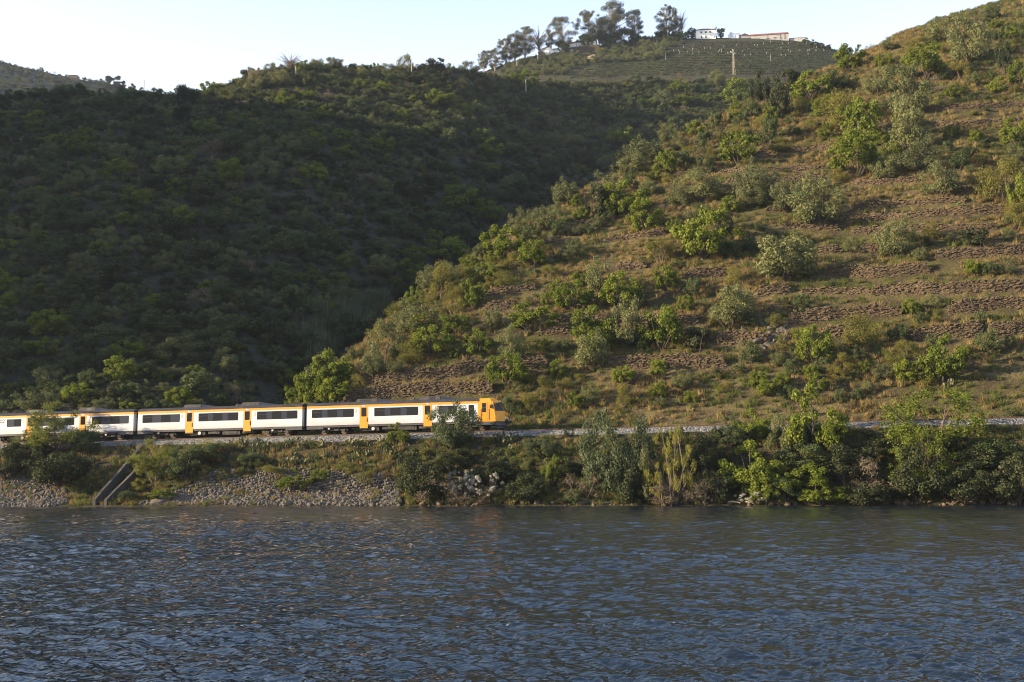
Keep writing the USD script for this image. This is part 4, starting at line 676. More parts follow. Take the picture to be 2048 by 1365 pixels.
for k, w in chosen:
    u, v = cand[k]; kd = str(r.choice(['shrub', 'oak', 'olive', 'almond', 'dry'], p=[.33, .22, .24, .17, .04])); cnt[kd] = cnt.get(kd, 0) + 1
    name, ct, look = HS[kd]; hgt = w * r.uniform(0.58, 0.85); sc = (h[k, 1] * math.cos(PITCH) + (h[k, 2] - CAM[2]) * math.sin(PITCH)) / F; rz = w * sc / 2 * 1.22; hgt *= 1.15; ks = KIND[kd]
    copy_of(ks[r.integers(len(ks))], name, h[k] - [0, 0, 0.1 * hgt * sc], r.uniform(0, 360), (rz, rz * r.uniform(0.85, 1.1), hgt * sc / 1.6), label=f'{look} {area(u, v)}', category=ct, group=f'{ct}s on the shaded hillside')
print('shaded hillside', len(chosen), cnt)
p, r = scatter_on(G2, 52000, 83, (-190, 180), (122, 470), lambda p: (p[:, 2] > track_z(p[:, 0])) & (p[:, 1] > track_y(p[:, 0]) + 6) & (p[:, 1] < np.interp(p[:, 0] / p[:, 1], H2.ac, H2.yc) + 12) & (np.abs(p[:, 0] / p[:, 1]) < 0.62))
p = p[ground(p[:, 0], p[:, 1]) - p[:, 2] < 0.05]; ix = r.choice(6, len(p), p=[.05, .12, .08, .37, .20, .18]); sc = r.uniform(0.6, 1.7, len(p)) * np.interp(p[:, 1], [130, 400], [0.85, 1.3])
scatter('scrub', SMALL, p, ix, r.uniform(0, 6.28, len(p)), np.stack([sc, sc, sc * r.uniform(0.5, 0.9, len(p))], -1), label='low undergrowth covering the shaded hillside', category='scrub', kind='stuff')
# reeds in the gully
q = np.random.default_rng(91); REED = [(blades(70, 3.2, 0.07, 0.9, 0.35, 500 + k), 'reed') for k in range(2)]
pu, pv = np.concatenate([q.normal(690, 34, 60), q.normal(640, 22, 40), q.normal(745, 22, 25)]), np.concatenate([q.normal(640, 16, 60), q.normal(690, 22, 40), q.normal(618, 10, 25)]); hh = hit(pu, pv, [G2]); hh = hh[~np.isnan(hh[:, 0])]
scatter('reeds', REED, hh, q.integers(0, 2, len(hh)), q.uniform(0, 6.28, len(hh)), q.uniform(0.7, 1.3, len(hh)), label='grey-green giant reeds in the gully behind the sunlit slope', category='reeds', kind='stuff')

# ------------------------------------------------------------------ river bank
BK = [  # kind, name, (u, v, w, h), base row, label, category
 ('feathery', 'tamarisk', (110, 855, 145, 104), 905, 'feathery yellow-green tamarisk in front of the rear railcar', 'tamarisk'), ('feathery', 'tamarisk', (70, 885, 80, 44), 910, 'lower left bough of tamarisk below the rear railcar', 'tamarisk'), ('bankmid', 'bank_shrub', (165, 885, 70, 54), 912, 'dark green shrub right of the tamarisk, below an orange train door', 'shrub'),
 ('bankdark', 'bank_shrub', (60, 905, 90, 55), 930, 'dark shrub under the left side of the tamarisk', 'shrub'), ('bankdark', 'bank_shrub', (120, 930, 130, 80), 968, 'wide dark thicket left of the concrete chute', 'shrub'), ('bankdark', 'bank_shrub', (12, 925, 70, 70), 958, 'dark shrub at the left edge above the rubble', 'shrub'),
 ('feathery', 'broom_bush', (312, 925, 112, 84), 962, 'golden yellow broom bush beside the concrete chute', 'bush'), ('bankmid', 'bank_shrub', (372, 932, 84, 66), 962, 'green bush right of the golden broom', 'shrub'), ('bankmid', 'bank_shrub', (415, 905, 90, 40), 925, 'low green bush above the rubble bank, right of the golden broom', 'shrub'),
 ('bankgreen', 'bank_shrub', (795, 866, 44, 40), 886, 'small light green bush below the middle of the front railcar', 'shrub'), ('dense', 'evergreen_oak', (907, 852, 78, 96), 896, 'dense dark green small tree hiding part of the front railcar', 'tree'), ('bankdark', 'bank_shrub', (902, 890, 50, 24), 900, 'dark foot of shrubs under the small tree by the front railcar', 'shrub'),
 ('bankolive', 'bank_shrub', (1082, 896, 66, 42), 918, 'grey-green bush on the bank right of the train', 'shrub'), ('bankgreen', 'bank_shrub', (1106, 942, 40, 54), 968, 'small green bush low on the bank left of the drooping tree', 'shrub'),
 ('bankdark', 'bank_shrub', (850, 955, 95, 90), 1000, 'dark brown-green thicket right of the concrete end wall', 'shrub'), ('bankdark', 'bank_shrub', (905, 925, 110, 46), 948, 'dark spreading thicket below the small tree', 'shrub'), ('dry', 'dry_bush', (870, 985, 90, 50), 1008, 'bare brown bush at the waterline right of the end wall', 'bush'),
 ('bankdark', 'bank_shrub', (985, 944, 90, 42), 968, 'dark thicket behind the white-tufted bush', 'shrub'), ('whitebush', 'white_bush', (925, 970, 62, 64), 1000, 'left pale white-tufted bush near the water', 'bush'), ('whitebush', 'white_bush', (968, 966, 78, 66), 1002, 'right pale white-tufted bush near the water', 'bush'), ('dry', 'dry_bush', (940, 995, 110, 36), 1011, 'low dry twigs below the white-tufted bushes', 'bush'),
 ('bankdark', 'bank_shrub', (1050, 972, 84, 56), 1004, 'dark thicket right of the white-tufted bushes', 'shrub'), ('bankdark', 'bank_shrub', (1130, 936, 64, 36), 955, 'dark shrub on the bank behind the small green bush', 'shrub'), ('dry', 'dry_bush', (1165, 975, 80, 62), 1008, 'straw-brown bush left of the drooping tree', 'bush'), ('bankmid', 'bank_shrub', (1145, 995, 40, 32), 1010, 'small pale bush at the waterline left of the boulder', 'shrub'),
 ('dense', 'drooping_tree', (1230, 904, 116, 172), 988, 'large drooping grey-green tree rising above the track', 'tree'), ('bankolive', 'drooping_tree', (1212, 950, 70, 84), 992, 'lower hanging part of a grey-green tree left of the leaning trunk', 'tree'), ('bankdark', 'bank_shrub', (1255, 950, 80, 100), 1004, 'dark foliage under the large drooping tree', 'shrub'),
 ('olive', 'bank_olive', (1290, 905, 60, 110), 1006, 'narrow grey olive between the drooping tree and the willow', 'olive tree'), ('willow', 'willow', (1345, 884, 96, 182), 1008, 'tall sparse yellow-green willow with bare stems above the track', 'willow'), ('willow', 'willow', (1318, 935, 74, 96), 1008, 'lower yellow-green willow leaning left over the water', 'willow'), ('bankmid', 'bank_shrub', (1252, 990, 56, 42), 1010, 'small grey-green bush at the waterline under the drooping tree', 'shrub'),
 ('bankdark', 'bank_shrub', (1415, 905, 90, 80), 952, 'very dark thicket behind the willow, right side', 'shrub'), ('bankdark', 'bank_shrub', (1425, 955, 80, 80), 1004, 'very dark thicket low between willow and bright green tree', 'shrub'), ('dry', 'dry_bush', (1410, 985, 92, 60), 1010, 'grey-brown twiggy bush at the waterline right of the willow', 'bush'), ('dry', 'dry_bush', (1330, 990, 90, 44), 1011, 'tangle of dead branches below the willow', 'bush'),
 ('bankgreen', 'green_tree', (1495, 918, 124, 96), 985, 'bright green leafy tree right of the willow', 'tree'), ('bankgreen', 'green_tree', (1530, 965, 80, 84), 1008, 'bright green hanging branches low over the water', 'tree'), ('bankolive', 'bank_shrub', (1462, 862, 70, 56), 895, 'grey-green shrub at the track edge above the bright green tree', 'shrub'), ('bankgreen', 'round_tree', (1502, 838, 72, 56), 880, 'round fresh green tree beside the track', 'tree'),
 ('olive', 'bank_olive', (1562, 865, 62, 74), 905, 'pale sunlit olive bush beside the track', 'olive tree'), ('bankgreen', 'green_tree', (1628, 840, 120, 132), 905, 'tall yellow-green tree standing above the ballast', 'tree'), ('bankmid', 'bank_shrub', (1600, 905, 110, 62), 945, 'dark green thicket under the tall yellow-green tree', 'shrub'),
 ('bankgreen', 'green_tree', (1615, 948, 88, 70), 996, 'sunlit green bush low on the bank under the tall tree', 'tree'), ('bankgreen', 'bank_shrub', (1640, 985, 100, 50), 1010, 'green bush at the waterline below the tall tree', 'shrub'), ('whitebush', 'white_bush', (1505, 990, 64, 36), 1011, 'pale twiggy bush at the waterline under the bright green tree', 'bush'), ('bankmid', 'bank_shrub', (1570, 985, 70, 50), 1010, 'dark green bush at the waterline between two green trees', 'shrub'),
 ('bankdark', 'bank_shrub', (1690, 930, 110, 80), 975, 'dark thicket right of the tall yellow-green tree', 'shrub'), ('dry', 'dry_bush', (1745, 950, 100, 84), 1004, 'blue-grey leafless bush on the shaded bank', 'bush'), ('bankdark', 'bank_shrub', (1745, 985, 110, 54), 1010, 'dark bush at the waterline under the leafless bush', 'shrub'), ('bankdark', 'bank_shrub', (1735, 905, 90, 50), 930, 'dark low shrub just under the ballast, left of the airy tree', 'shrub'),
 ('airy', 'airy_tree', (1868, 834, 224, 140), 905, 'wide airy light green tree rising over the ballast', 'tree'), ('airy', 'airy_tree', (1848, 925, 110, 130), 985, 'lower airy green tree on the bank under the wide one', 'tree'), ('bankdark', 'bank_shrub', (1835, 935, 120, 110), 1002, 'dark thicket inside the lower airy tree', 'shrub'), ('bankdark', 'bank_shrub', (1940, 900, 130, 70), 940, 'dark shrub below the ballast right of the airy tree', 'shrub'),
 ('bankmid', 'bank_shrub', (1990, 905, 120, 74), 950, 'dark green shrub at the right edge below the ballast', 'shrub'), ('bankdark', 'bank_shrub', (1935, 960, 120, 80), 1006, 'dark bush near the water at the far right', 'shrub'), ('bankdark', 'bank_shrub', (2030, 955, 100, 100), 1008, 'dark bush cut off by the right edge near the water', 'shrub'), ('dry', 'dry_bush', (1900, 992, 90, 40), 1010, 'pale dead branches at the waterline on the right', 'bush'), ('dry', 'dry_bush', (1985, 985, 80, 50), 1010, 'brown dead bush at the waterline near the right edge', 'bush'),
 ('broom', 'broom_bush', (545, 948, 46, 32), 962, 'rounded olive bush on top of the rubble', 'bush'), ('yellow', 'broom_bush', (446, 955, 24, 22), 966, 'small bright yellow-green cushion on the rubble', 'bush'), ('broom', 'broom_bush', (730, 962, 42, 28), 974, 'brownish round cushion bush on the rubble', 'bush'), ('almond', 'bank_shrub', (592, 968, 64, 28), 982, 'low bright green bush on the rubble', 'shrub'), ('almond', 'bank_shrub', (640, 952, 40, 26), 964, 'small green bush on the rubble left of the brown cushion', 'shrub'), ('yellow', 'broom_bush', (185, 955, 36, 22), 966, 'small yellow-green tuft left of the chute', 'bush'), ('yellow', 'broom_bush', (410, 893, 50, 20), 903, 'long yellow-green tuft under the ballast', 'bush'),
 ('almond', 'bank_shrub', (322, 985, 60, 24), 1000, 'low green patch right of the foot of the chute', 'shrub'), ('yellow', 'broom_bush', (275, 975, 34, 26), 988, 'straw-yellow tuft right of the chute', 'bush'), ('bankmid', 'bank_shrub', (255, 992, 40, 26), 1006, 'blue-green tuft beside the foot of the chute', 'shrub'), ('bankmid', 'bank_shrub', (500, 925, 60, 34), 940, 'dark green bush at the upper edge of the rubble', 'shrub'), ('yellow', 'broom_bush', (690, 935, 70, 26), 948, 'yellow-green tuft at the upper right of the rubble', 'bush'),
]
for kd, nm, (u, v, w, h), vb, lab, ct in BK: put(kd, nm, u, v, w, h, [GB], lab, ct, base=vb)
visb = lambda p: (p[:, 2] > 0.15) & (p[:, 1] < track_y(p[:, 0]) - 4.1)
def rub(p):   # on the bare rubble?
    u, v, _ = project(p); return shapely.contains_xy(shapely.Polygon([(290, 1010), (340, 985), (440, 950), (520, 942), (620, 942), (760, 955), (795, 978), (795, 1013)]), u, v) | shapely.contains_xy(shapely.Polygon([(-30, 955), (60, 955), (125, 978), (130, 1016), (-30, 1017)]), u, v)
p, r = scatter_on(GB, 24000, 101, (-75, 66), (84, 132), visb); keep = ~rub(p) | ((meshkit.fbm(p / 1.3, 3, 51) < 0.42) & (r.random(len(p)) < 0.8)) | (r.random(len(p)) < 0.05); p = p[keep]; u, v, _ = project(p); lit = np.where(u < 820, 0.55, 0.25)
ix = np.where(r.random(len(p)) < lit, r.integers(0, 3, len(p)), 3 + r.integers(0, 2, len(p))); scatter('grass', TUFTS, p, ix, r.uniform(0, 6.28, len(p)), np.stack([r.uniform(0.7, 1.3, len(p))] * 2 + [r.uniform(0.5, 1.2, len(p))], -1), label='grass and weeds covering the river bank', category='grass', kind='stuff')
p, r = scatter_on(GB, 3800, 103, (-75, 66), (84, 132), visb); u, v, _ = project(p); p = p[~rub(p) & ((u > 760) | (r.random(len(p)) < 0.30))]; ix = r.choice(6, len(p), p=[.20, .20, .08, .22, .08, .22]); sc = r.uniform(0.3, 0.9, len(p))
scatter('scrub', SMALL, p, ix, r.uniform(0, 6.28, len(p)), np.stack([sc, sc, sc * r.uniform(0.5, 1.0, len(p))], -1), label='low brambles and scrub on the river bank', category='scrub', kind='stuff')
# prickly pears: stacked flat pads
def pear(seed, n=30):
    r = np.random.default_rng(seed); P = klass(f'prickly_pear_{seed}'); pads = []; todo = [(np.array([r.normal(0, .35), r.normal(0, .35), 0.0]), r.uniform(0, 6.28), 0) for _ in range(9)]
    disc = trimesh.creation.cylinder(1, 0.12, sections=10); disc.apply_transform(trimesh.transformations.rotation_matrix(math.pi / 2, [1, 0, 0])); disc.apply_scale([0.62, 1, 1]); disc.apply_translation([0, 0, 0.9])
    while todo and len(pads) < n:
        b, a, g = todo.pop(0); s_ = r.uniform(0.15, 0.24); M = trimesh.transformations.euler_matrix(r.normal(0, 0.35), r.normal(0, 0.4), a, 'sxyz'); M[:3, :3] *= s_; M[:3, 3] = b; d = disc.copy(); d.apply_transform(M); pads.append(d); tip = (M @ [0, 0, 1.75, 1])[:3]
        if g < 4:
            for _ in range(r.integers(1, 3)): todo.append((tip + r.normal(0, 0.03, 3), a + r.normal(0, 0.9), g + 1))
    usdkit.mesh(stage, f'{P}/pads', cat(pads), LK + 'cactus'); say(stage.GetPrimAtPath(f'{P}/pads'), kind='stuff'); return P
KIND['pear'] = [pear(k) for k in (11, 12, 13)]
r = np.random.default_rng(105); spots = [(r.uniform(440, 560), r.uniform(880, 915)) for _ in range(14)] + [(r.uniform(570, 800), r.uniform(884, 935)) for _ in range(34)] + [(r.uniform(60, 185), r.uniform(915, 960)) for _ in range(16)] + [(r.uniform(980, 1025), r.uniform(880, 900)) for _ in range(7)] + [(r.uniform(800, 870), r.uniform(890, 950)) for _ in range(5)]
for u, v in spots:
    p = hit(u, v, [GB])[0]
    if np.isnan(p[0]) or p[1] > track_y(p[0]) - 3.5: continue
    where = 'on the bank left of the concrete chute' if u < 300 else 'on the bank under the middle railcar' if u < 620 else 'on the bank under the front railcar' if u < 900 else 'on the bank just right of the small tree'
    copy_of(KIND['pear'][r.integers(3)], 'prickly_pear', p, r.uniform(0, 360), r.uniform(0.45, 0.8) * np.array([1, 1, 1.1]), label=f'prickly pear clump {where}', category='cactus', group=f'prickly pears {where}')
for u, v in ((1905, 772), (1890, 780), (1945, 664)):
    p = hit(u, v, [G1])[0]; copy_of(KIND['pear'][0], 'prickly_pear', p, u, (0.5, 0.5, 0.8), label='tall prickly pear ' + ('left of' if u == 1890 else 'right of' if u == 1905 else 'on a terrace far above') + ' the lowest bright almond tree on the slope', category='cactus')
for u0, u1, v, lab in ((1456, 1480, 1010, 'pale driftwood log at the waterline left of the hanging green branches'), (1490, 1506, 1011, 'short driftwood log under the bright green tree')):
    a, b = hit(u0, v, [GB])[0] + [0, -0.3, 0.18], hit(u1, v, [GB])[0] + [0, -0.3, 0.12]; mesh('driftwood_log', tube([a, (a + b) / 2 + [0, 0, 0.06], b], [0.07, 0.09, 0.06], 7), 'driftwood', label=lab, category='driftwood')
for a, b, lab in (((1296, 1000), (1280, 905), 'leaning bare grey trunk left of the willow'), ((1345, 1005), (1290, 900), 'long bare stem slanting up left through the willow'), ((1392, 1000), (1375, 940), 'short bare stem right of the willow'), ((1372, 1006), (1352, 850), 'tall bare willow stem reaching above the track')):
    p0 = hit(*a, [GB])[0]; p1 = at(b[0], b[1], p0[1] + 0.6); mid = (p0 + p1) / 2 + [0.15, 0, 0.1]; tw = [tube([p0, mid, p1], [0.09, 0.065, 0.03], 6)]
    for k in range(4): c = p0 + (p1 - p0) * (0.5 + 0.12 * k); tw.append(tube([c, c + np.array([(-1) ** k * 0.5, 0.1, 0.6]), c + np.array([(-1) ** k * 0.8, 0.1, 1.3])], [0.03, 0.02, 0.006], 4))
    mesh('leafless_tree', cat(tw), 'bark_pale' if 'grey' in lab else 'twig', label=lab, category='bare tree')

# ------------------------------------------------------------------ farm on the hilltop
def window_in(P, wall_m, holes, front_y, frame='white_wall', pane='dark_opening'):
    for (x0, x1, z0, z1) in holes:
        wall_m = wall_m - to_manifold(box(x0, x1, front_y - 0.1, front_y + 0.22, z0, z1))
    return wall_m
def house(name, u, v, w, d, h, rot, label, cat_='house', wallm='white_wall', roofm='roof_tile', roof=1.4, style='hip', holes=(), eaves=0.35, y=None, group=None, sink=0.8, doorm=None, lift=0.0):
    """w x d x h metres; front faces the river; holes: openings in the front (x0, x1, z0, z1)"""
    p = stand(u, v, [G3]) if y is None else at(u, v, y); p = p + [0, 0, lift]; X = xf(name, p, rot, label=label, category=cat_, group=group); P = str(X.GetPath())
    wm = to_manifold(box(-w / 2, w / 2, 0, d, -sink, h)); wm = window_in(P, wm, holes, 0.0); mesh('wall', wm, wallm, P)
    for (x0, x1, z0, z1) in holes:
        wn = 'door' if z0 < 0.3 else 'window'
        fr = mesh(wn, box(x0 + 0.003, x1 - 0.003, 0.15, 0.21, z0 + 0.003, z1 - 0.003), doorm if (doorm and wn == 'door') else 'dark_opening', P)
        if wn == 'window': mesh('frame', cat(box((x0 + x1) / 2 - 0.05, (x0 + x1) / 2 + 0.05, 0.10, 0.147, z0, z1), box(x0, x1, 0.10, 0.145, (z0 + z1) / 2 - 0.05, (z0 + z1) / 2 + 0.05)), 'grey_wall', str(fr.GetPath()))
    e = eaves
    if style == 'hip': pts = [(-w / 2 - e, -e, h), (w / 2 + e, -e, h), (-w / 2 - e, d + e, h), (w / 2 + e, d + e, h), (-w / 2 + min(w, d) * 0.45, d / 2, h + roof), (w / 2 - min(w, d) * 0.45, d / 2, h + roof), (-w / 2 - e, -e, h + 0.15), (w / 2 + e, -e, h + 0.15), (-w / 2 - e, d + e, h + 0.15), (w / 2 + e, d + e, h + 0.15)]
    elif style == 'gable': pts = [(x, yy, zz) for x in (-w / 2 - e * 0.4, w / 2 + e * 0.4) for yy, zz in ((-e, h - 0.15), (d + e, h - 0.15), (d / 2, h + roof), (-e, h), (d + e, h))]
    elif style == 'front': pts = [(xx, yy, zz) for yy in (-e * 0.3, d + e * 0.3) for xx, zz in ((-w / 2 - e, h - 0.1), (w / 2 + e, h - 0.1), (0, h + roof), (-w / 2 - e, h + 0.05), (w / 2 + e, h + 0.05))]
    else: pts = [(x, yy, zz) for yy in (-e, d + e) for x, zz in ((-w / 2 - e, h + roof), (w / 2 + e, h), (-w / 2 - e, h + roof + 0.15), (w / 2 + e, h + 0.15))] + [(-w / 2, 0, h - 0.01), (w / 2, 0, h - 0.01)]
    mesh('roof', hull(pts), roofm, P); return X, P
Zf = 570.0; pm = 2000 / 590.0     # pixels per metre up there
house('farmhouse', 1412, 79, 11.8, 9.0, 5.6, -4, 'two-storey white farmhouse with a hipped dark roof on the hilltop', wallm='white_wall', roofm='roof_dark', roof=3.0, holes=[(-3.2, -2.1, 3.6, 4.8), (-0.5, 0.6, 3.6, 4.8), (2.2, 3.2, 3.6, 4.8), (-3.0, -2.1, 0.4, 2.1), (-0.4, 0.5, 0.4, 2.1), (4.9, 5.4, 0.5, 1.3)], sink=2.0)
house('shed', 1471, 75, 6.4, 5.0, 2.7, 0, 'blue-grey metal shed with a bright door right of the farmhouse', 'shed', 'shed_metal', 'shed_metal', roof=1.0, style='mono', eaves=0.1, holes=[(-0.2, 1.2, 0.0, 2.1)], doorm='white_wall', sink=2.0)
house('hut', 1490, 77, 6.6, 5.0, 1.5, 0, 'low grey gabled hut between the metal shed and the long barn', 'hut', 'grey_wall', 'roof_dark', roof=1.6, style='front', sink=2.0)
X, P = house('barn', 1540, 80, 22.0, 7.5, 3.1, -8, 'long weathered white barn with a red tiled roof on the hilltop', 'barn', 'grey_wall', 'roof_tile', roof=2.6, style='gable', eaves=0.3, holes=[(-7.0, -6.1, 0.5, 1.2), (-2.1, -0.3, 0.35, 1.2), (2.4, 4.0, 0.35, 1.2), (-1.4, -1.0, 1.9, 2.5)], sink=2.5)
for x in (6.1, 8.6): mesh('drainpipe', tube([(x, -0.06, -0.5), (x, -0.06, 3.0)], 0.14, 6), 'roof_dark', P)
house('outbuilding', 1596, 84, 9.5, 5.0, 2.1, -8, 'low grey flat-roofed outbuilding at the right end of the hilltop', 'outbuilding', 'grey_wall', 'roof_dark', roof=0.05, style='mono', eaves=0.15, sink=2.5)
house('cottage', 1088, 107, 7.0, 6.0, 3.6, -34, 'small bright white cottage with an orange tiled roof, left of the long house', 'cottage', 'white_wall', 'roof_tile', roof=2.2, style='hip', eaves=0.3, holes=[(-2.3, -1.7, 1.3, 2.1)], sink=2.0)
house('cottage_annexe', 1112, 104, 3.4, 4.0, 1.8, -34, 'low white annexe with a tiled roof right of the small cottage', 'annexe', 'white_wall', 'roof_tile', roof=0.7, style='mono', eaves=0.2, sink=1.5)
house('long_house', 1158, 97, 20.0, 6.0, 3.0, -14, 'long low white house with a red tiled roof above a stone retaining wall', 'house', 'white_wall', 'roof_tile', roof=2.3, style='gable', eaves=0.4, lift=1.6, holes=[(-6.2, -5.8, 0.0, 2.2), (-1.5, -1.1, 0.0, 2.2), (-0.6, 1.4, 0.5, 1.0), (3.0, 3.3, 0.0, 2.2)], sink=1.5)
p = stand(1158, 97, [G3]) + [0.8, -3.2, 0.1]; rw = xf('retaining_wall', p, -14, label='brown stone retaining wall in front of the long white house', category='stone wall'); V = []
r = np.random.default_rng(12)
for z in np.arange(-4.6, 0.1, 0.42):
    x = -10.5
    while x < 10.5: ln = r.uniform(0.5, 1.0); V.append(stone_box(np.array([x + ln / 2, r.uniform(-0.08, 0.05), z + 0.2]), ln * 0.97, 0.8, 0.40, (1, 0), (0, 1), r)); x += ln
    yy = 0.0
    while yy < 6: ln = r.uniform(0.5, 1.0); V.append(stone_box(np.array([10.4 + r.uniform(-.05, .05), yy + ln / 2, z + 0.2]), 0.8, ln * 0.97, 0.40, (1, 0), (0, 1), r)); yy += ln
mesh('stones', (np.vstack(V), np.vstack([BOXF + 8 * j for j in range(len(V))])), 'schist', str(rw.GetPath()), kind='stuff')
house('stone_hut', 1182, 119, 5.0, 4.0, 2.2, -40, 'small ochre stone hut without roof among the olive trees', 'hut', 'ochre_wall', 'ochre_wall', roof=0.1, style='mono', eaves=0.05, holes=[(-1.3, -0.6, 0.6, 1.4)], sink=1.5)
house('shack', 1142, 104, 2.0, 2.0, 1.2, -30, 'tiny pale shack between the cottage and the long house', 'shack', 'grey_wall', 'roof_dark', roof=0.2, style='mono', eaves=0.1, sink=1.0)
house('water_tank', 1227, 86, 4.0, 3.0, 1.6, -30, 'pale blue-grey tank roof among the olive trees right of the long house', 'tank', 'shed_metal', 'shed_metal', roof=0.8, style='mono', eaves=0.05, sink=1.5)
def pole(u, v0, v1, grids, label, arm=False, m_='pole', thick=0.16):
    p = stand(u, v1, grids); k = (p[1] * math.cos(PITCH) + (p[2] - CAM[2]) * math.sin(PITCH)) / F; h_ = (v1 - v0) * k; X = xf('utility_pole', p, label=label, category='pole'); P = str(X.GetPath())
    mesh('shaft', tube([(0, 0, -0.5), (0, 0, h_ * 0.5), (0, 0, h_)], [thick, thick * 0.85, thick * 0.6], 8), m_, P)
    if arm: mesh('crossarm', box(-0.8, 0.8, -0.06, 0.06, h_ - 0.6, h_ - 0.45), m_, P); [mesh('insulator', tube([(x, 0, h_ - 0.45), (x, 0, h_ - 0.2)], 0.07, 6), 'insulator', P) for x in (-0.7, 0.0 + 0.35, 0.7)]
for a in ((1336, 58, 82, [G3], 'pale pole at the top of the olive grove, left of the white farmhouse'), (1199, 70, 98, [G3], 'pale pole at the right end of the stone retaining wall'), (1076, 108, 126, [G3], 'pole below the small white cottage'), (1034, 114, 144, [G3], 'pole at the left edge of the olive grove'), (1331, 106, 124, [G3], 'thin pole at the left edge of the vineyard'), (1542, 108, 126, [G3], 'thin pole in the vineyard below the barn'),
          (808, 97, 130, [G2], 'tall thin pole standing on the crest against the sky', True), (823, 118, 156, [G2], 'wooden pole just below the crest, beside a bushy tree'), (1052, 160, 196, [G2], 'wooden pole on the shaded hillside below the olive grove'), (591, 132, 156, [G2], 'short pole on the crest beside the bare tree'), (287, 160, 196, [G2], 'lone wooden pole on the saddle at the left skyline'), (1292, 200, 220, [G2], 'small pole on the shaded slope left of the sunlit hill'), (1459, 58, 78, [G3], 'thin mast beside the metal shed')): pole(a[0], a[1], a[2], a[3], a[4], len(a) > 5, thick=0.17 if a[0] not in (1459, 1331, 1542) else 0.09)
# lattice pylon
p = stand(1468, 152, [G2, G3]); k = (p[1] * math.cos(PITCH) + (p[2] - CAM[2]) * math.sin(PITCH)) / F; Hh = 53 * k; X = xf('pylon', p, 35, label='cream lattice electricity pylon in front of the vineyard', category='pylon'); P = str(X.GetPath())
wd = lambda z: 0.58 - 0.38 * z / Hh
mesh('leg', cat([tube([(sx * wd(-0.5), sy * wd(-0.5), -0.5), (sx * wd(Hh), sy * wd(Hh), Hh)], 0.045, 4) for sx, sy in ((1, 1),)]), 'pylon_paint', P)
for sx, sy in ((1, -1), (-1, 1), (-1, -1)): mesh('leg', tube([(sx * wd(-0.5), sy * wd(-0.5), -0.5), (sx * wd(Hh), sy * wd(Hh), Hh)], 0.045, 4), 'pylon_paint', P)
br = []; zs_ = np.linspace(0, Hh, 13)
for i in range(12):
    for (ax, ay), (bx, by) in (((1, 1), (1, -1)), ((1, -1), (-1, -1)), ((-1, -1), (-1, 1)), ((-1, 1), (1, 1))):
        s0, s1 = (0, 1) if i % 2 else (1, 0); za, zb_ = zs_[i + s0], zs_[i + s1]; br.append(tube([(ax * wd(za), ay * wd(za), za), (bx * wd(zb_), by * wd(zb_), zb_)], 0.035, 4))
mesh('bracing', cat(br), 'pylon_paint', P, kind='stuff'); mesh('crossarm', cat(box(-1.9, 1.9, -0.09, 0.09, Hh - 1.45, Hh - 1.25)), 'pylon_paint', P); mesh('cap', box(-0.3, 0.3, -0.3, 0.3, Hh - 0.02, Hh + 0.25), 'pylon_paint', P)
for x in (-1.8, -1.1, 0.9, 1.6): mesh('insulator', trimesh.creation.icosphere(1, 0.24).apply_translation([x, 0, Hh - 1.65]), 'insulator', P)
# eucalyptus trees on the hilltop: (middle across, top, foot, width)
def tall(kd, name, u, v0, v1, w, grids, label, cat_, group=None, i=0, push=0.0):
    p = stand(u, v1, grids)
    if push: p = p + np.array([p[0], p[1], 0]) / p[1] * push; p[2] = ground(p[:1], p[1:2], grids)[0]
    k = (p[1] * math.cos(PITCH) + (p[2] - CAM[2]) * math.sin(PITCH)) / F; u_, vv, _ = project(p); h_ = (vv - v0) * k; ks = KIND[kd]; sx = w * k / 0.52
    return copy_of(ks[i % len(ks)], name, p, i * 77 % 360, (sx, sx, h_), label=label, category=cat_, group=group)
EU = [(1226, 2, 88, 84, 'tallest and broadest eucalyptus, right above the long white house'), (1178, 14, 88, 52, 'tall eucalyptus left of the tallest one'), (1124, 30, 92, 46, 'eucalyptus behind the gap between cottage and long house'), (1050, 50, 116, 48, 'eucalyptus just left of the white cottage'), (1030, 64, 122, 40, 'second eucalyptus left of the white cottage'), (1012, 70, 128, 40, 'dense eucalyptus midway down the left flank of the hilltop'), (990, 96, 138, 36, 'smaller eucalyptus low on the left flank'), (968, 100, 142, 30, 'leftmost pale eucalyptus of the hilltop group'), (1270, 14, 66, 42, 'airy eucalyptus right of the tallest one'), (1334, 6, 66, 44, 'lone eucalyptus above the pale pole'), (1352, 20, 70, 26, 'slim eucalyptus close to the right of the lone one'), (1098, 60, 96, 20, 'thin eucalyptus behind the cottage roof'), (1206, 30, 86, 34, 'eucalyptus squeezed between the two tallest ones')]
for i, (u, v0, v1, w, lab) in enumerate(EU): tall('eucalyptus', 'eucalyptus_tree', u, v0, v1 + 4, w, [G3], lab, 'eucalyptus', 'eucalyptus trees on the hilltop', i)
tall('bare', 'bare_tree', 1078, 56, 96, 40, [G3], 'leafless tree behind the white cottage', 'bare tree'); tall('bare', 'bare_tree', 1363, 18, 76, 22, [G3], 'very thin leafless tree right of the lone eucalyptus', 'bare tree', i=1); tall('bare', 'bare_tree', 580, 107, 150, 46, [G2], 'leafless round-headed tree on the crest of the shaded hill', 'bare tree', i=2)
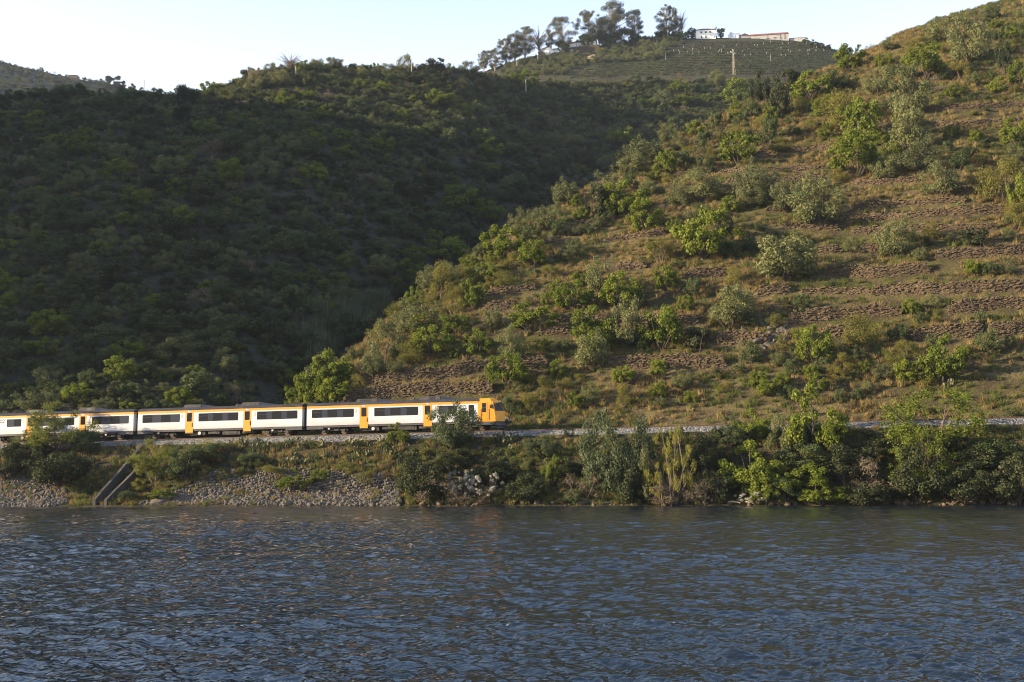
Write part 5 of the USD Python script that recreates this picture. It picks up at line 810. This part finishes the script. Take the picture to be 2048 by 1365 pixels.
for kd, nm, (u, v, w, h), lab, ct in (('almond', 'green_tree', (1126, 84, 24, 26), 'light green tree at the left end of the long house', 'tree'), ('almond', 'green_tree', (1172, 72, 38, 34), 'light green tree in front of the long house roof', 'tree'), ('shrub', 'green_tree', (1202, 70, 44, 36), 'dark green tree at the right end of the long house', 'tree'), ('yellow', 'green_tree', (1432, 68, 20, 22), 'yellowish tree at the right corner of the white farmhouse', 'tree'), ('oak', 'green_tree', (1442, 66, 16, 22), 'dark tree behind the yellowish one at the farmhouse', 'tree'), ('oak', 'green_tree', (1380, 68, 26, 24), 'dark bush at the left side of the white farmhouse', 'tree'), ('olive', 'olive_tree', (1083, 97, 14, 14), 'little round tree in front of the white cottage', 'olive tree')): put(kd, nm, u, v, w, h, [G3], lab, ct)
# olive grove and skyline bushes
r = np.random.default_rng(121); reg = shapely.Polygon([(1000, 150), (1012, 132), (1068, 124), (1130, 112), (1200, 106), (1212, 90), (1300, 76), (1372, 78), (1370, 92), (1335, 100), (1320, 122), (1180, 128), (1130, 150)]); got = []
for _ in range(4000):
    u, v = r.uniform(1000, 1375), r.uniform(70, 152)
    if reg.contains(shapely.Point(u, v)) and all(abs(u - a) / 12 + abs(v - b) / 7 > 1 for a, b in got) and not (1160 < u < 1200 and 106 < v < 122): got.append((u, v))
for n, (u, v) in enumerate(sorted(got)):
    w = r.uniform(13, 21); part = 'left of the stone hut' if u < 1160 else 'right of the stone hut' if u < 1270 else 'beside the vineyard'
    put('olive', 'grove_olive', u, v - 4, w, w * 0.78, [G3], f'small olive tree in the hilltop grove {part}', 'olive tree', f'olive trees of the hilltop grove {part}', seed=n)
for n, u in enumerate(np.arange(1236, 1372, 11)): put('oak' if n % 3 else 'shrub', 'skyline_bush', u + r.normal(0, 3), np.interp(u, [1236, 1372], [76, 68]) + r.normal(0, 2), r.uniform(18, 30), r.uniform(12, 20), [G3], 'dark skyline bush between the eucalyptus trees', 'bush', 'dark bushes on the hilltop skyline', seed=n + 300)
for n, u in enumerate((1612, 1622, 1634, 1644, 1655)): put('oak', 'skyline_bush', u, 84 + n * 3.2, 16, 12, [G3], 'dark bush on the skyline right of the outbuilding', 'bush', 'dark bushes right of the outbuilding', seed=n + 400)
# vineyard: rows along the slope
P_, n = [], 0
for v in np.arange(86, 152, 3.3):
    us = np.arange(np.interp(v, [86, 104, 126, 152], [1400, 1335, 1200, 1130]), 1700, 3.2) + r.normal(0, 0.6); hh = hit(us, v + (us - 1500) ** 2 * 0.00006 + r.normal(0, 0.15, len(us)), [G2, G3]); hh = hh[~np.isnan(hh[:, 0])]; hh = hh[np.abs(G3(hh[:, 0], hh[:, 1]) - hh[:, 2]) < 0.1]; P_.append(hh)
P_ = np.vstack(P_); s_ = r.uniform(0.55, 0.95, len(P_)); scatter('vineyard', [SMALL[3], SMALL[4]], P_, r.choice(2, len(P_), p=[.75, .25]), r.uniform(0, 6.28, len(P_)), np.stack([s_, s_ * 0.7, s_ * 0.75], -1), label='rows of green vines on the slope below the farmhouse and barn', category='vineyard', kind='stuff')
q = P_[r.random(len(P_)) < 0.06]; q = q[project(q)[1] < 114]; mesh('vine_posts', cat([box(a[0] - 0.05, a[0] + 0.05, a[1] - 0.05, a[1] + 0.05, a[2] - 0.2, a[2] + 0.8) for a in q - [0, 0.7, 0]]), 'insulator', kind='stuff', label='small white vine posts dotted over the upper vineyard', category='vine posts')
p, r2 = scatter_on(G3, 5200, 131, (-60, 330), (440, 600), lambda p: p[:, 2] > 0); u, v, _ = project(p); pp = p[(v > 120) | (u < 1320)]; sc = r2.uniform(0.5, 1.3, len(pp)); scatter('scrub', SMALL, pp, r2.choice(6, len(pp), p=[.2, .2, .2, .2, .15, .05]), r2.uniform(0, 6.28, len(pp)), np.stack([sc, sc, sc * 0.7], -1), label='scrub and dry grass on the hilltop around the grove', category='scrub', kind='stuff')
# ruin on the crest of the shaded hill
p = stand(506, 168, [G2]); X = xf('stone_ruin', p, -12, label='roofless stone ruin on the crest of the shaded hill, against the sky', category='ruin'); V = []; k = (p[1]) / F; w_, h_ = 22 * k, 31 * k
for side, (ox, oy, tx, ty, ln_) in enumerate(((-w_ / 2, 0, 1, 0, w_), (-w_ / 2, 0, 0, 1, w_ * 0.8), (w_ / 2, 0, 0, 1, w_ * 0.8))):
    for z in np.arange(-1, h_, 0.28):
        x = 0.0; lim = ln_
        while x < lim:
            l = r.uniform(0.35, 0.75)
            if z < h_ * (0.88 + 0.12 * math.sin(x * 2.1 + side)) and not (side == 0 and 1.1 < x < 1.7 and 2.2 < z < 3.1): V.append(stone_box(np.array([ox + tx * (x + l / 2), oy + ty * (x + l / 2), z + 0.14]), l, 0.5, 0.27, (tx, ty), (ty, tx), r))
            x += l
mesh('stones', (np.vstack(V), np.vstack([BOXF + 8 * j for j in range(len(V))])), 'schist', str(X.GetPath()), kind='stuff')
house('stone_house', 1470, 400, 1, 1, 1, 0, 'x') if False else None
# far hill on the left: scrub, pines, a ruined house and a hut
p, r2 = scatter_on(G4, 3000, 141, (-560, -200), (600, 830), lambda p: (p[:, 2] > 100)); sc = r2.uniform(1.0, 3.2, len(p)); scatter('scrub', SMALL, p, r2.choice(6, len(p), p=[.1, .1, .1, .3, .15, .25]), r2.uniform(0, 6.28, len(p)), np.stack([sc, sc, sc * 0.7], -1), label='distant scrub on the hazy hill at the left edge', category='scrub', kind='stuff')
for i, (u, v0, v1, w, lab) in enumerate(((218, 150, 184, 26, 'tallest left pine of the far skyline group'), (232, 150, 186, 20, 'second pine of the far skyline group'), (246, 162, 188, 16, 'third pine of the far skyline group'), (266, 166, 194, 16, 'fourth pine of the far skyline group, set apart'), (200, 156, 176, 9, 'small pine left of the far skyline group'), (282, 174, 196, 10, 'small last pine near the lone pole'))): tall('pine', 'pine_tree', u, v0, v1, w, [G4], lab, 'pine', 'pines on the far skyline', i)
X, P = house('ruined_house', 146, 158, 6.4, 5, 3.0, 0, 'small ruined stone house on the far skyline at the left', 'ruin', 'ochre_wall', 'roof_dark', roof=0.6, style='hip', y=790.0, holes=[(-2.2, -1.4, 0.2, 1.8), (0.4, 1.2, 0.2, 1.8)], sink=3.0)
house('stone_hut', 17, 172, 3.6, 3.0, 1.8, 0, 'tiny pale stone hut on the far hill at the left edge', 'hut', 'ochre_wall', 'roof_dark', roof=0.2, style='mono', y=hit(17, 172, [G4])[0][1], holes=[(-0.3, 0.4, 0.0, 1.4)], sink=1.0)
# haze in the valley air
usdkit.material(stage, LK + 'haze', {'v': ('principled_volume', {'color': (0.74, 0.85, 1.0), 'density': 0.00005, 'anisotropy': 0.2})}, [], volume='v.volume')
mesh('haze', box(-800, 800, -320, 1100, -8, 620), 'haze', kind='stuff', label='thin bluish evening haze filling the valley', category='haze')

# labels that several share: tell them apart by their order across the view
shared = {}
for pr in stage.GetPrimAtPath('/World').GetChildren():
    l = pr.GetCustomDataByKey('label')
    if l and pr.GetCustomDataByKey('category') and pr.GetTypeName() == 'Xform' and not pr.GetCustomDataByKey('kind'): shared.setdefault(l, []).append(pr)
for l, ps in shared.items():
    if len(ps) > 1:
        def col(pr):
            t = UsdGeom.Xformable(pr).GetLocalTransformation().ExtractTranslation(); return float(project(np.array(t))[0])
        for n, pr in enumerate(sorted(ps, key=col)): pr.SetCustomDataByKey('label', f'{l}, {ORD[n]} from left')
